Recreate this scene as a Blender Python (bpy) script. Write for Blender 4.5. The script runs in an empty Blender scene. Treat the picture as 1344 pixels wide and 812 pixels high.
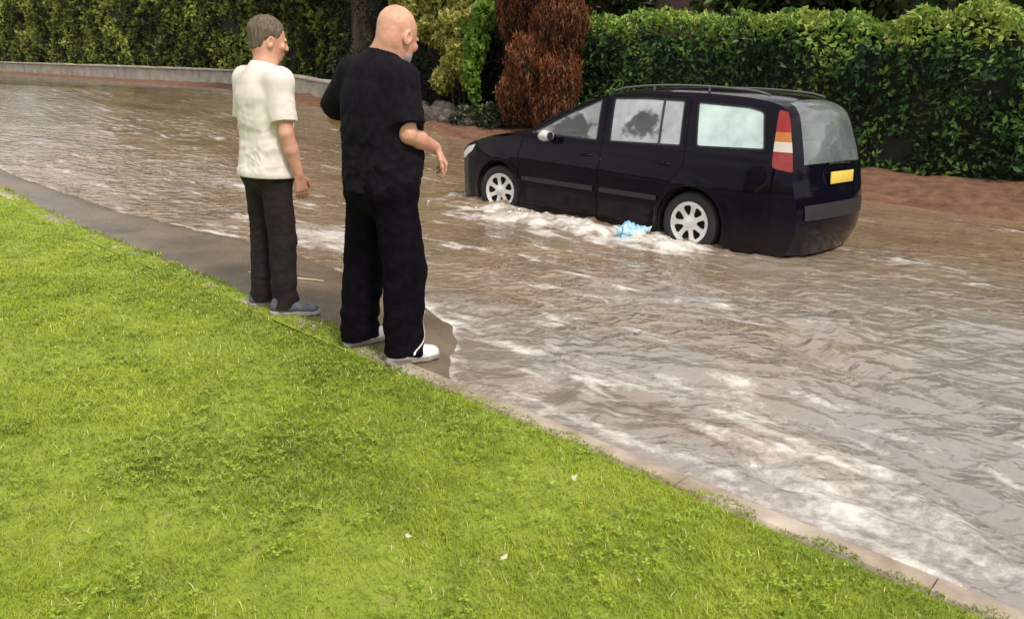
import bpy, math, random
import numpy as np
from mathutils import Matrix, Vector
from mathutils.geometry import delaunay_2d_cdt
random.seed(7); rng = np.random.default_rng(7)
S = bpy.context.scene
COL = S.collection
W = bpy.data.worlds.new("World"); S.world = W; W.use_nodes = True
S.view_settings.view_transform = 'Standard'; S.view_settings.look = 'None'
S.view_settings.exposure = 0; S.view_settings.gamma = 1
S.cycles.max_bounces = 6; S.cycles.transparent_max_bounces = 12
S.cycles.sample_clamp_indirect = 4.0

# ------------------------------------------------------------------ helpers
def npmesh(name, V, F, smooth=True):
    V = np.asarray(V, np.float32); F = np.asarray(F, np.int32)
    me = bpy.data.meshes.new(name); k = F.shape[1]
    me.vertices.add(len(V)); me.vertices.foreach_set('co', V.ravel())
    me.loops.add(F.size); me.loops.foreach_set('vertex_index', F.ravel())
    me.polygons.add(len(F)); me.polygons.foreach_set('loop_start', np.arange(0, F.size, k, dtype=np.int32))
    me.polygons.foreach_set('loop_total', np.full(len(F), k, np.int32))
    me.polygons.foreach_set('use_smooth', np.full(len(F), smooth, bool))
    me.update(calc_edges=True); me.validate(); return me
def link(name, me, mat=None, parent=None):
    o = bpy.data.objects.new(name, me); COL.objects.link(o)
    if mat is not None:
        for m in (mat if isinstance(mat, (list, tuple)) else [mat]): me.materials.append(m)
    if parent is not None: o.parent = parent
    return o
def tag(o, label=None, cat=None, group=None, kind=None):
    if label: o['label'] = label
    if cat: o['category'] = cat
    if group: o['group'] = group
    if kind: o['kind'] = kind
    return o
def empty(name, loc=(0, 0, 0), rz=0, **k):
    o = bpy.data.objects.new(name, None); COL.objects.link(o); o.location = loc
    o.rotation_euler = (0, 0, rz); o.empty_display_size = .1; return tag(o, **k)
def attr(me, name, vals, dom='POINT'):
    a = me.attributes.new(name, 'FLOAT', dom); a.data.foreach_set('value', np.asarray(vals, np.float32))
class MB:
    def __init__(s): s.v = []; s.f = []
    def add(s, vs, fs):
        n = len(s.v); s.v += [tuple(v) for v in vs]; s.f += [tuple(i + n for i in f) for f in fs]; return s
    def box(s, c, d, R=None, bev=0.0):
        x, y, z = [q / 2 for q in d]
        if bev <= 0:
            P = [Vector((a * x, b * y, e * z)) for e in (-1, 1) for a, b in ((-1, -1), (1, -1), (1, 1), (-1, 1))]
            F = [(3, 2, 1, 0), (4, 5, 6, 7), (0, 1, 5, 4), (1, 2, 6, 5), (2, 3, 7, 6), (3, 0, 4, 7)]
        else:
            b_ = min(bev, x * .99, y * .99, z * .99); P = []; F = []
            def ring(ix, iy, zz):
                r = []
                for sx, sy, a0 in ((1, 1, 0), (-1, 1, 90), (-1, -1, 180), (1, -1, 270)):
                    for q in (0, 45, 90):
                        a = math.radians(a0 + q)
                        r.append(Vector((sx * (x - b_) + math.cos(a) * (b_ - ix), sy * (y - b_) + math.sin(a) * (b_ - iy), zz)))
                return r
            for zz, ins in ((-z, b_), (-z + b_ * .3, b_ * .3), (-z + b_, 0), (z - b_, 0), (z - b_ * .3, b_ * .3), (z, b_)):
                P += ring(ins, ins, zz)
            for k in range(5):
                for i in range(12): F.append((k * 12 + i, k * 12 + (i + 1) % 12, k * 12 + 12 + (i + 1) % 12, k * 12 + 12 + i))
            F.append(tuple(range(11, -1, -1))); F.append(tuple(range(60, 72)))
        if R is not None: P = [R @ p for p in P]
        return s.add([p + Vector(c) for p in P], F)
    def tube(s, pts, r, n=8, caps=True):
        pts = [Vector(p) for p in pts]; r = r if isinstance(r, (list, tuple)) else [r] * len(pts)
        P = []; F = []; up = Vector((0, 0, 1)); pr = None
        for i, p in enumerate(pts):
            t = (pts[min(i + 1, len(pts) - 1)] - pts[max(i - 1, 0)]).normalized()
            if pr is None:
                a = t.cross(up) if abs(t.dot(up)) < .95 else t.cross(Vector((1, 0, 0)))
            else: a = pr - t * pr.dot(t)
            a.normalize(); pr = a; b = t.cross(a)
            for k in range(n):
                q = 2 * math.pi * k / n; P.append(p + (a * math.cos(q) + b * math.sin(q)) * r[i])
        for i in range(len(pts) - 1):
            for k in range(n): F.append((i * n + k, i * n + (k + 1) % n, (i + 1) * n + (k + 1) % n, (i + 1) * n + k))
        if caps: F.append(tuple(range(n - 1, -1, -1))); F.append(tuple((len(pts) - 1) * n + k for k in range(n)))
        return s.add(P, F)
    def lathe(s, prof, n=32, axis='y', c=(0, 0, 0)):   # prof: (radius, height along axis)
        P = []; F = []
        for r, h in prof:
            for k in range(n):
                q = 2 * math.pi * k / n; u, v = r * math.cos(q), r * math.sin(q)
                P.append(Vector(c) + Vector({'y': (u, h, v), 'z': (u, v, h), 'x': (h, u, v)}[axis]))
        for i in range(len(prof) - 1):
            for k in range(n): F.append((i * n + k, i * n + (k + 1) % n, (i + 1) * n + (k + 1) % n, (i + 1) * n + k))
        return s.add(P, F)
    def mesh(s, name, smooth=True):
        me = bpy.data.meshes.new(name); me.from_pydata(s.v, [], s.f)
        me.polygons.foreach_set('use_smooth', [smooth] * len(me.polygons)); me.update(); return me
    def build(s, name, mat, parent=None, smooth=True, flip=False, sharp=40):
        me = s.mesh(name, smooth)
        import bmesh
        bm = bmesh.new(); bm.from_mesh(me); bmesh.ops.recalc_face_normals(bm, faces=bm.faces)
        if smooth:
            for e in bm.edges:
                if len(e.link_faces) == 2 and e.calc_face_angle(0) > math.radians(sharp): e.smooth = False
        bm.to_mesh(me); bm.free()
        return link(name, me, mat, parent)

# numpy gradient noise
_perm = rng.permutation(256).astype(np.int64); _g = rng.normal(size=(256, 3)); _g /= np.linalg.norm(_g, axis=1)[:, None]
def noise(P):
    P = np.asarray(P, np.float64); I = np.floor(P).astype(np.int64); f = P - I; u = f * f * f * (f * (f * 6 - 15) + 10)
    out = 0
    for dx in (0, 1):
        for dy in (0, 1):
            for dz in (0, 1):
                h = _perm[(_perm[(_perm[(I[:, 0] + dx) & 255] + I[:, 1] + dy) & 255] + I[:, 2] + dz) & 255]
                g = _g[h]; w = (u[:, 0] if dx else 1 - u[:, 0]) * (u[:, 1] if dy else 1 - u[:, 1]) * (u[:, 2] if dz else 1 - u[:, 2])
                out = out + w * (g[:, 0] * (f[:, 0] - dx) + g[:, 1] * (f[:, 1] - dy) + g[:, 2] * (f[:, 2] - dz))
    return out * 1.6
def fbm(P, o=4):
    s = 0; a = 1; P = np.asarray(P, float)
    for k in range(o): s = s + a * noise(P * 2 ** k + 17.3 * k); a *= .5
    return s
def n2(x, y, sx=1, sy=None, o=3, z=0):
    sy = sx if sy is None else sy; x = np.asarray(x, float)
    return fbm(np.stack([x.ravel() * sx, np.asarray(y, float).ravel() * sy, np.full(x.size, z + .37)], 1), o).reshape(x.shape)

# ------------------------------------------------------------------ materials
def mat(name):
    m = bpy.data.materials.new(name); m.use_nodes = True; nt = m.node_tree
    return m, nt, nt.nodes['Principled BSDF']
def N(nt, typ, **k):
    n = nt.nodes.new(typ)
    for a, b in k.items(): setattr(n, a, b)
    return n
def ramp(nt, stops, src=None):
    r = N(nt, 'ShaderNodeValToRGB'); cr = r.color_ramp
    while len(cr.elements) < len(stops): cr.elements.new(.5)
    for e, (p, c) in zip(cr.elements, stops): e.position = p; e.color = (*c, 1) if len(c) == 3 else c
    if src is not None: nt.links.new(src, r.inputs[0])
    return r
def noisenode(nt, scale, detail=4, coord='Object', vec=None, rough=.55):
    tc = N(nt, 'ShaderNodeTexCoord'); n = N(nt, 'ShaderNodeTexNoise'); n.inputs['Scale'].default_value = scale
    n.inputs['Detail'].default_value = detail; n.inputs['Roughness'].default_value = rough
    if vec:
        mp = N(nt, 'ShaderNodeMapping'); mp.inputs['Scale'].default_value = vec; nt.links.new(tc.outputs[coord], mp.inputs[0]); nt.links.new(mp.outputs[0], n.inputs['Vector'])
    else: nt.links.new(tc.outputs[coord], n.inputs['Vector'])
    return n
def bump(nt, b, src, dist=.01, strength=.5):
    bn = N(nt, 'ShaderNodeBump'); bn.inputs['Distance'].default_value = dist; bn.inputs['Strength'].default_value = strength
    nt.links.new(src, bn.inputs['Height']); nt.links.new(bn.outputs[0], b.inputs['Normal']); return bn
def mk(name, c1, c2=None, rough=.7, scale=8, bs=0, bd=.01, detail=4, vec=None, lo=.35, hi=.65, metal=0, spec=.5, coat=0, bscale=None):
    m, nt, b = mat(name); b.inputs['Roughness'].default_value = rough; b.inputs['Metallic'].default_value = metal
    b.inputs['Specular IOR Level'].default_value = spec; b.inputs['Coat Weight'].default_value = coat; b.inputs['Coat Roughness'].default_value = .05
    n = noisenode(nt, scale, detail, vec=vec)
    r = ramp(nt, [(lo, c1), (hi, c2 or tuple(q * 1.15 for q in c1))], n.outputs['Fac']); nt.links.new(r.outputs[0], b.inputs['Base Color'])
    if bs:
        n_ = noisenode(nt, bscale or scale * 4, 5, vec=vec); bump(nt, b, n_.outputs['Fac'], bd, bs)
    return m
def leafmat(name, stops, trans=.35, rough=.5):
    m, nt, b = mat(name); a = N(nt, 'ShaderNodeAttribute', attribute_name='tint'); r = ramp(nt, stops, a.outputs['Fac'])
    nt.links.new(r.outputs[0], b.inputs['Base Color']); b.inputs['Roughness'].default_value = rough; b.inputs['Specular IOR Level'].default_value = .35
    t = N(nt, 'ShaderNodeBsdfTranslucent'); nt.links.new(r.outputs[0], t.inputs['Color'])
    mx = N(nt, 'ShaderNodeMixShader'); mx.inputs[0].default_value = trans; nt.links.new(b.outputs[0], mx.inputs[1]); nt.links.new(t.outputs[0], mx.inputs[2])
    nt.links.new(mx.outputs[0], nt.nodes['Material Output'].inputs['Surface']); return m

M = {}
M['navy_cloth'] = mk('navy_cloth', (.0045, .0036, .0070), (.009, .0075, .0125), .95, 25, .25, .003, spec=.12, bscale=260)
M['trouser'] = mk('black_trouser_cloth', (.0032, .0024, .0045), (.006, .0048, .0085), .95, 18, .2, .003, spec=.06, bscale=200)
M['stripe'] = mk('stripe_white', (.6, .58, .56), None, .8)
M['white_shirt'] = mk('white_shirt_cloth', (.60, .55, .52), (.68, .63, .60), .9, 10, .2, .003, spec=.15, bscale=220)
M['brown_trouser'] = mk('dark_trouser_cloth', (.012, .009, .012), (.022, .014, .014), .85, 14, .2, .003, spec=.2, bscale=200)
def skinmat(name, a, b2, red):
    m, nt, b = mat(name); n = noisenode(nt, 14, 5); r = ramp(nt, [(.3, red), (.5, a), (.68, b2)], n.outputs['Fac'])
    nt.links.new(r.outputs[0], b.inputs['Base Color']); b.inputs['Roughness'].default_value = .5
    b.inputs['Subsurface Weight'].default_value = .12; b.inputs['Subsurface Radius'].default_value = (.01, .004, .002); b.inputs['Subsurface Scale'].default_value = .6
    n2_ = noisenode(nt, 180, 3); bump(nt, b, n2_.outputs['Fac'], .001, .35); return m
M['skin'] = skinmat('skin', (.52, .27, .19), (.58, .33, .235), (.52, .22, .165))
M['beard'] = mk('grey_beard', (.30, .24, .21), (.55, .48, .44), .9, 120, .5, .004)
M['hair'] = mk('grey_brown_hair', (.06, .045, .03), (.16, .12, .09), .8, 90, .6, .006, vec=(1, 1, .25))
M['shoe_white'] = mk('white_trainer', (.66, .64, .60), (.78, .76, .72), .6, 30, .2, .002)
M['sole'] = mk('grey_rubber', (.20, .19, .18), (.34, .32, .30), .7, 20)
M['shoe_grey'] = mk('grey_trainer', (.045, .05, .065), (.09, .1, .12), .7, 30, .2, .002)
M['sock'] = mk('white_sock', (.7, .68, .64), None, .95, 40, .3, .002)
M['eye'] = mk('eye', (.22, .18, .15), None, .2)
M['lip'] = mk('lip', (.35, .14, .11), None, .5)

# car materials
def paint():
    m, nt, b = mat('black_car_paint'); n = noisenode(nt, 3, 6); tc = N(nt, 'ShaderNodeTexCoord'); sp = N(nt, 'ShaderNodeSeparateXYZ'); nt.links.new(tc.outputs['Object'], sp.inputs[0])
    mr = N(nt, 'ShaderNodeMapRange'); mr.inputs['From Min'].default_value = .5; mr.inputs['From Max'].default_value = .15; nt.links.new(sp.outputs['Z'], mr.inputs['Value'])
    mu = N(nt, 'ShaderNodeMath', operation='MULTIPLY'); nt.links.new(mr.outputs[0], mu.inputs[0]); nt.links.new(n.outputs['Fac'], mu.inputs[1])
    r = ramp(nt, [(0, (.0035, .0025, .0075)), (1, (.03, .022, .018))], mu.outputs[0]); nt.links.new(r.outputs[0], b.inputs['Base Color'])
    r2 = ramp(nt, [(.3, (.05, .05, .05)), (.7, (.12, .12, .12))], n.outputs['Fac']); nt.links.new(r2.outputs[0], b.inputs['Roughness'])
    b.inputs['Specular IOR Level'].default_value = .15
    return m
M['paint'] = paint()
def glass(name, tint, sky_paint, sky_paint_col, clear=None):
    """car glass with reflected sky painted on as a pale film; clear = (x, z, radius) of a patch in car space where that film thins and the pane looks dark"""
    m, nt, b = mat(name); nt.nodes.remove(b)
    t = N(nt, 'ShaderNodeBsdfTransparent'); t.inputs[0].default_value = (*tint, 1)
    d = N(nt, 'ShaderNodeBsdfDiffuse'); d.inputs[0].default_value = (*sky_paint_col, 1)  # pale diffuse layer stands in for sky reflected in the panes
    tr = N(nt, 'ShaderNodeBsdfTranslucent'); tr.inputs[0].default_value = (*sky_paint_col, 1)
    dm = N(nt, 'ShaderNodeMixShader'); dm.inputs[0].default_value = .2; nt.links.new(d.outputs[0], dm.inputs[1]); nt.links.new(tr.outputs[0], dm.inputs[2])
    n = noisenode(nt, 4.5, 3); r = ramp(nt, [(.35, (sky_paint * .75,) * 3), (.65, (min(1, sky_paint * 1.15),) * 3)], n.outputs['Fac']); fac = r.outputs[0]
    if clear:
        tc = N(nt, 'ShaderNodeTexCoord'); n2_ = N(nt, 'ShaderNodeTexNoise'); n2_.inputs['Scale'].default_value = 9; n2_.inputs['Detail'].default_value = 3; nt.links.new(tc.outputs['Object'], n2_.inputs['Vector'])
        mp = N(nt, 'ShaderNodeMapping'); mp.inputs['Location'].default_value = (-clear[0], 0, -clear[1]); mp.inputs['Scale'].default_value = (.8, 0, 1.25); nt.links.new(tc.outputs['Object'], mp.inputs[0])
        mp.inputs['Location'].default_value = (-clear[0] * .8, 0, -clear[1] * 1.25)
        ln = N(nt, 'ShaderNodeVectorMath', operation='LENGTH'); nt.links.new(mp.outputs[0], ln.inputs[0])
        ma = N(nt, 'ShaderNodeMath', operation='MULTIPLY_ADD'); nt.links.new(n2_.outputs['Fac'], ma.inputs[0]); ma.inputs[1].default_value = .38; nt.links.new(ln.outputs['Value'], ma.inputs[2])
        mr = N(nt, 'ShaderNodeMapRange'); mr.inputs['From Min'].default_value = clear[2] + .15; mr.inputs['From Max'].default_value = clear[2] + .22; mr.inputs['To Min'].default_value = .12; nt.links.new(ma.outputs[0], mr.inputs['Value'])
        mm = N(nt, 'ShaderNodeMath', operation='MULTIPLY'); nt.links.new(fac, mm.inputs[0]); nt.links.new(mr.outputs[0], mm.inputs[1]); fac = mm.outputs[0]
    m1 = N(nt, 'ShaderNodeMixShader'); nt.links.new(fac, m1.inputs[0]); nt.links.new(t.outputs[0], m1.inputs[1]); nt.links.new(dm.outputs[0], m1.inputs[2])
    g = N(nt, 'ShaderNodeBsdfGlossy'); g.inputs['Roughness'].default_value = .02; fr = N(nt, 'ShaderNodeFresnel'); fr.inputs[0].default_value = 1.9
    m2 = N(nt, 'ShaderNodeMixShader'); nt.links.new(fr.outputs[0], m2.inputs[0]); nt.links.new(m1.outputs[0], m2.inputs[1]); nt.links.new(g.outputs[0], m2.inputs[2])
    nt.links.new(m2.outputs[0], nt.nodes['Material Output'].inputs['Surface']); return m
M['glass'] = glass('sky_paint_glass', (.86, .92, .92), .62, (.74, .79, .86), (-1.98, 1.22, .16))
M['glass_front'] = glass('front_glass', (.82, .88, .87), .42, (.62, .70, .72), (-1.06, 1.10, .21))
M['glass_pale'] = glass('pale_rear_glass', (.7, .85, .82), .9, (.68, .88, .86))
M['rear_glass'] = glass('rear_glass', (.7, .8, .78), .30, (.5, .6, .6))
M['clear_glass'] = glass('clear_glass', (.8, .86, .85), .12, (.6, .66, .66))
M['rubber'] = mk('black_rubber', (.012, .012, .012), (.02, .02, .02), .8, 20, .3, .003)
M['trim'] = mk('black_trim', (.01, .01, .011), (.016, .016, .017), .55, 20)
M['alloy'] = mk('silver_alloy', (.60, .59, .58), (.78, .77, .76), .28, 9, metal=.3)
M['silver'] = mk('mirror_sheen_grey', (.45, .46, .48), (.58, .58, .6), .3, 12, metal=.3)  # pale grey stands in for the bright reflection on the mirror shell
M['roofrail'] = mk('roof_rail_grey', (.12, .12, .12), None, .4, metal=.5)
M['lens'] = mk('headlight_lens', (.6, .6, .58), (.8, .8, .78), .1, 30)
M['redlens'] = mk('tail_lamp_red', (.20, .005, .005), (.3, .01, .01), .1, 30, coat=.3)
_nt = M['redlens'].node_tree; _tc = N(_nt, 'ShaderNodeTexCoord'); _sp = N(_nt, 'ShaderNodeSeparateXYZ'); _nt.links.new(_tc.outputs['Object'], _sp.inputs[0])
_mr = N(_nt, 'ShaderNodeMapRange'); _mr.inputs['From Min'].default_value = .9; _mr.inputs['From Max'].default_value = 1.44; _nt.links.new(_sp.outputs['Z'], _mr.inputs['Value'])
_rp = ramp(_nt, [(0, (.22, .006, .006)), (.30, (.16, .004, .004)), (.32, (.50, .46, .42)), (.46, (.55, .50, .46)), (.48, (.42, .14, .02)), (.62, (.42, .13, .02)), (.64, (.26, .008, .008)), (1, (.30, .01, .01))], _mr.outputs[0]); _rp.color_ramp.interpolation = 'CONSTANT'
_nt.links.new(_rp.outputs[0], _nt.nodes['Principled BSDF'].inputs['Base Color'])
M['plate'] = mk('plate_yellow', (.6, .46, .08), (.66, .5, .1), .4, 10)
M['interior'] = mk('interior_cloth', (.05, .052, .06), (.1, .1, .11), .9, 12)
M['seatpink'] = mk('pink_cushion', (.5, .26, .2), (.6, .32, .26), .8, 12)

# ------------------------------------------------------------------ place frame: t runs along the kerb, c across the road
A = np.array([.12, 3.31]); D = np.array([-.74079, .67173]); NN = np.array([.67173, .74079])
def XY(t, c): return A[0] + t * D[0] + c * NN[0], A[1] + t * D[1] + c * NN[1]
def TC(x, y): x = x - A[0]; y = y - A[1]; return x * D[0] + y * D[1], x * NN[0] + y * NN[1]
def rise(t):
    a = lambda q: .5 * (q + np.sqrt(q * q + 1.0))
    return .074 * (a(t - 6.8) - a(t - 21)) 
WL = .082
def road_z(t, c):
    base = rise(t) + .035 * np.exp(-((c - 4.5) / 3.2) ** 2)*0
    # raised damp apron beside the near kerb
    edge = np.interp(t, [-.2, .35, .6, .9, 1.3, 1.8, 3.1, 4.2, 6, 9], [-.3, .02, .18, .40, .74, .98, 1.12, 1.16, .9, .5])
    edge = edge + .05 * n2(t, c, 2.2, o=3)
    e = edge - c
    h = np.clip(.5 + e / .62, 0, 1); h = h * h * (3 - 2 * h)
    return base - .02 + .127 * h * (t > -.4) + .006 * n2(t, c, 3.1) + .003 * n2(t, c, 9) + np.clip((c - 8.9) / 1.2, 0, 1) * .12

# ------------------------------------------------------------------ camera
f_px, pitch, roll, ch = 1012.28, .284, .039, 1.573
cam = bpy.data.cameras.new('camera'); co = bpy.data.objects.new('camera', cam); COL.objects.link(co)
co.matrix_world = Matrix.Translation((0, 0, ch)) @ Matrix.Rotation(math.pi / 2 - pitch, 4, 'X') @ Matrix.Rotation(roll, 4, 'Z')
cam.sensor_width = 36; cam.lens = 36 * f_px / 1344; cam.clip_end = 500; cam.clip_start = .05
S.camera = co
_ci = np.array((Matrix.Rotation(math.pi / 2 - pitch, 4, 'X') @ Matrix.Rotation(roll, 4, 'Z')).inverted())[:3, :3]
def visible(x, y, z=0, mx=60, my=60):
    P = np.stack([np.asarray(x, float), np.asarray(y, float), np.full(np.shape(x), z - ch) if np.isscalar(z) else z - ch], -1) @ _ci.T
    u = 672 + f_px * P[..., 0] / -P[..., 2]; v = 406 - f_px * P[..., 1] / -P[..., 2]
    return (P[..., 2] < 0) & (u > -mx) & (u < 1344 + mx) & (v > -my) & (v < 812 + my)

# ------------------------------------------------------------------ sky and sun
nt = W.node_tree; bg = nt.nodes['Background']
sky = N(nt, 'ShaderNodeTexSky', sky_type='NISHITA'); sky.sun_disc = False
SUN_EL, SUN_AZ = math.radians(52), math.radians(148)      # azimuth measured clockwise from +Y
sky.sun_elevation = SUN_EL; sky.sun_rotation = SUN_AZ; sky.dust_density = 4; sky.air_density = 1.0; sky.ozone_density = 1
tc = N(nt, 'ShaderNodeTexCoord'); cn = N(nt, 'ShaderNodeTexNoise'); cn.inputs['Scale'].default_value = 2.6; cn.inputs['Detail'].default_value = 6
mp = N(nt, 'ShaderNodeMapping'); mp.inputs['Scale'].default_value = (1, 1, 2.2); nt.links.new(tc.outputs['Generated'], mp.inputs[0]); nt.links.new(mp.outputs[0], cn.inputs['Vector'])
cr = ramp(nt, [(.36, (.15, .15, .15)), (.62, (.95, .95, .95))], cn.outputs['Fac'])
hs = N(nt, 'ShaderNodeHueSaturation'); hs.inputs['Saturation'].default_value = .45; nt.links.new(sky.outputs[0], hs.inputs['Color'])
cl = N(nt, 'ShaderNodeMixRGB'); cl.inputs[2].default_value = (9.5, 9.1, 8.9, 1)
nt.links.new(cr.outputs[0], cl.inputs[0]); nt.links.new(hs.outputs[0], cl.inputs[1]); nt.links.new(cl.outputs[0], bg.inputs['Color'])
bg.inputs['Strength'].default_value = .15
sl = bpy.data.lights.new('sun', 'SUN'); sl.energy = 3.1; sl.angle = math.radians(11); sl.color = (1, .91, .77)
so = bpy.data.objects.new('sun', sl); COL.objects.link(so)
sd = Vector((math.sin(SUN_AZ) * math.cos(SUN_EL), math.cos(SUN_AZ) * math.cos(SUN_EL), math.sin(SUN_EL)))
so.rotation_euler = (-sd).to_track_quat('-Z', 'Y').to_euler(); so.location = (5, 5, 12)

# ------------------------------------------------------------------ ground, road, kerb, water
def gridmesh(name, T, Cc, zf, flip=False):
    tt, cc = np.meshgrid(T, Cc, indexing='ij'); x, y = XY(tt, cc); z = zf(tt, cc)
    V = np.stack([x, y, z], -1).reshape(-1, 3); n, m = tt.shape
    i = np.arange(n * m).reshape(n, m); F = np.stack([i[:-1, :-1], i[:-1, 1:], i[1:, 1:], i[1:, :-1]], -1).reshape(-1, 4)
    me = npmesh(name, V, F)
    if me.polygons[0].normal.z < 0: me.flip_normals()
    return me, tt, cc
def spaced(segs):
    out = []
    for a, b, s in segs: out += list(np.arange(a, b - 1e-6, s))
    out.append(segs[-1][1]); return np.array(out)
LZ = .11
def lawn_z(t, c): return LZ + rise(t) + .012 * n2(t, c, 1.3) - .0 * c
def ground_z(t, c):
    near = lawn_z(t, c) - .012
    far = rise(t) + .10 + np.clip((c - 9.6) / 1.6, 0, 1) * np.interp(t, [11, 14], [.28, .02]) + .03 * n2(t, c, 1.1)
    far = far + np.clip((c - 14) / 60, 0, 1) * 1.5
    mid = rise(t) - .12
    z = np.where(c < -.07, near, np.where(c < 9.55, mid, far))
    return z
m_soil, nt, b = mat('ground_soil')
n = noisenode(nt, 9, 6); r = ramp(nt, [(.3, (.14, .19, .016)), (.55, (.22, .29, .026)), (.8, (.22, .21, .06))], n.outputs['Fac'])
nt.links.new(r.outputs[0], b.inputs['Base Color']); b.inputs['Roughness'].default_value = .95
n_ = noisenode(nt, 60, 5); bump(nt, b, n_.outputs['Fac'], .02, .6)
me, _, _ = gridmesh('ground', spaced([(-400, -40, 30), (-40, -6, 2), (-6, 12, .15), (12, 60, .6), (60, 420, 30)]),
                    spaced([(-400, -30, 30), (-30, -6, 2), (-6, -.1, .14), (-.08, -.06, .02), (-.05, 9.5, .8), (9.54, 9.56, .02), (9.6, 14, .15), (14, 60, 3), (60, 420, 40)]), lambda t, c: ground_z(t, c) - .10 * ((c > 9.5) & (c < 13.6)))
tag(link('ground', me, m_soil), kind='structure')

m_road, nt, b = mat('wet_asphalt')
n = noisenode(nt, 1.6, 5); r = ramp(nt, [(.3, (.10, .074, .048)), (.7, (.18, .135, .09))], n.outputs['Fac'])
n3 = noisenode(nt, 140, 3); mxr = N(nt, 'ShaderNodeMixRGB', blend_type='MULTIPLY'); mxr.inputs[0].default_value = .5
r3 = ramp(nt, [(.35, (.55, .55, .55)), (.6, (1.15, 1.12, 1.08))], n3.outputs['Fac']); nt.links.new(r.outputs[0], mxr.inputs[1]); nt.links.new(r3.outputs[0], mxr.inputs[2])
nt.links.new(mxr.outputs[0], b.inputs['Base Color']); r4 = ramp(nt, [(.35, (.16,) * 3), (.65, (.42,) * 3)], n.outputs['Fac']); nt.links.new(r4.outputs[0], b.inputs['Roughness'])
bump(nt, b, n3.outputs['Fac'], .004, .6)
me, _, _ = gridmesh('road', spaced([(-30, -3, 1), (-3, 8, .06), (8, 60, .8), (60, 110, 5)]), spaced([(-.03, 2, .04), (2, 9, .25), (9, 9.75, .15)]), road_z)
tag(link('road', me, m_road), kind='structure')

# verge of leaf litter between the water and the far hedge
m_verge = mk('red_leaf_litter', (.085, .035, .018), (.19, .10, .055), .95, 5, .8, .03, detail=6, lo=.3, hi=.7, bscale=30)
me, _, _ = gridmesh('verge', spaced([(-6, 20, .12), (20, 60, .6)]), spaced([(9.3, 13.4, .1)]),
                    lambda t, c: ground_z(t, np.maximum(c, 9.6)) + .02 + .05 * n2(t, c, 2.3, o=4) - np.clip((9.9 - c) / .6, 0, 1) * .22)
tag(link('verge', me, m_verge), kind='structure')

# kerb stones
m_kerb = mk('concrete_kerb', (.20, .155, .11), (.50, .43, .35), .8, 4, .5, .006, detail=7, lo=.3, hi=.68, bscale=60)
kb = MB()
t0 = -9.0
while t0 < 45:
    t1 = t0 + .905
    P = []
    for tt in (t0, t0 + .3, t0 + .6, t1):
        rz = float(rise(np.array(tt)))
        jit = random.uniform(-.003, .003)
        for c_, z_ in ((-.105, -.1), (-.105, .10 + jit), (-.095, .112 + jit), (-.01, .112 + jit), (.008, .103 + jit), (.018, .085 + jit), (.03, -.1)):
            x, y = XY(tt, c_ + float(n2(np.array([tt * 2.]), np.array([c_]))[0]) * .006); P.append((x, y, z_ + rz))
    F = []
    for k in range(3):
        for i in range(6): F.append((k * 7 + i, k * 7 + i + 1, k * 7 + 8 + i, k * 7 + 7 + i))
    F += [tuple(range(7)), tuple(range(27, 20, -1))]
    kb.add(P, F); t0 = t1 + .004
tag(kb.build('kerb', m_kerb), kind='structure')
me, _, _ = gridmesh('lawn_edge', spaced([(1.0, 12, .05), (12, 40, .5)]), np.array([-.13, -.10, -.06, -.02, .02, .05, .08]),
                    lambda t, c: rise(t) + .1135 - .02 * np.clip((1.35 - t) / .35, 0, 1) - np.clip((c - .03 - .03 * n2(t, t * 0, 4, z=3)) / .04, 0, 1.2) * .03 - .012 * (c < -.11) + .002 * n2(t, c, 20))
tag(link('lawn_edge', me, m_soil), kind='structure')

# flood water
CO = np.array([.389, 10.115]); CF = np.array([-.7206, .6934]); CL = np.array([-.6934, -.7206])
def water_h(t, c):
    x, y = XY(t, c)
    wx = t + .35 * n2(t, c, .9, z=3); wc = c + .3 * n2(t, c, .9, z=9)
    z = .018 * n2(wx, wc, .9, 1.5, 2, 1)
    rid = 1 - np.abs(n2(wx + .2 * wc, wc, 1.5, 3.2, 3, 5)) * 1.6
    z = z + .026 * rid * np.clip(.55 + .6 * n2(t, c, .45, z=21), .15, 1.2)
    z = z + .007 * n2(wx, wc, 4.0, 6.5, 1, 11)
    near = np.clip((2.6 - t) / 3.5, 0, 1) * np.clip((5 - c) / 3, 0, 1)       # livelier in the right foreground
    z = z * (.6 + 1.25 * near) * np.clip(1.4 - (t - 5) / 20, .35, 1)
    # wave heaped up along the car
    lx = (x - CO[0]) * CF[0] + (y - CO[1]) * CF[1]; ly = (x - CO[0]) * CL[0] + (y - CO[1]) * CL[1]
    z = z + .045 * np.exp(-((ly - 1.15) / .28) ** 2) * np.exp(-((lx + 1.2) / 1.4) ** 2) * (.6 + n2(x, y, 3.5, z=2))
    z = z + (.078 + .05 * n2(x, y, 2.1, z=8) + .03 * n2(x, y, 6, z=9)) * np.exp(-((ly - .75) / .6) ** 2) * np.exp(-((lx + 1.3) / 2.3) ** 4) + .04 * np.exp(-((lx - .95) / .25) ** 2 - (ly / 1.1) ** 2) * (.7 + n2(x, y, 3, z=4))
    return rise(t) + WL - .012 + z * np.clip(.35 + c / .5, 0, 1) + .014 * np.exp(-c / .16) * np.clip((.6 - t) / .5, 0, 1) - .05 * (c < .004) - .008 * np.clip((c - 8) / 2, 0, 1)
T = spaced([(-30, -3.6, 1.2), (-3.6, 6, .0235), (6, 14, .07), (14, 60, .5), (60, 110, 5)])
Cc = spaced([(.0, .012, .012), (.012, 5.6, .022), (5.6, 9.9, .055)])
me, tt, cc = gridmesh('water', T, Cc, water_h)
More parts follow.
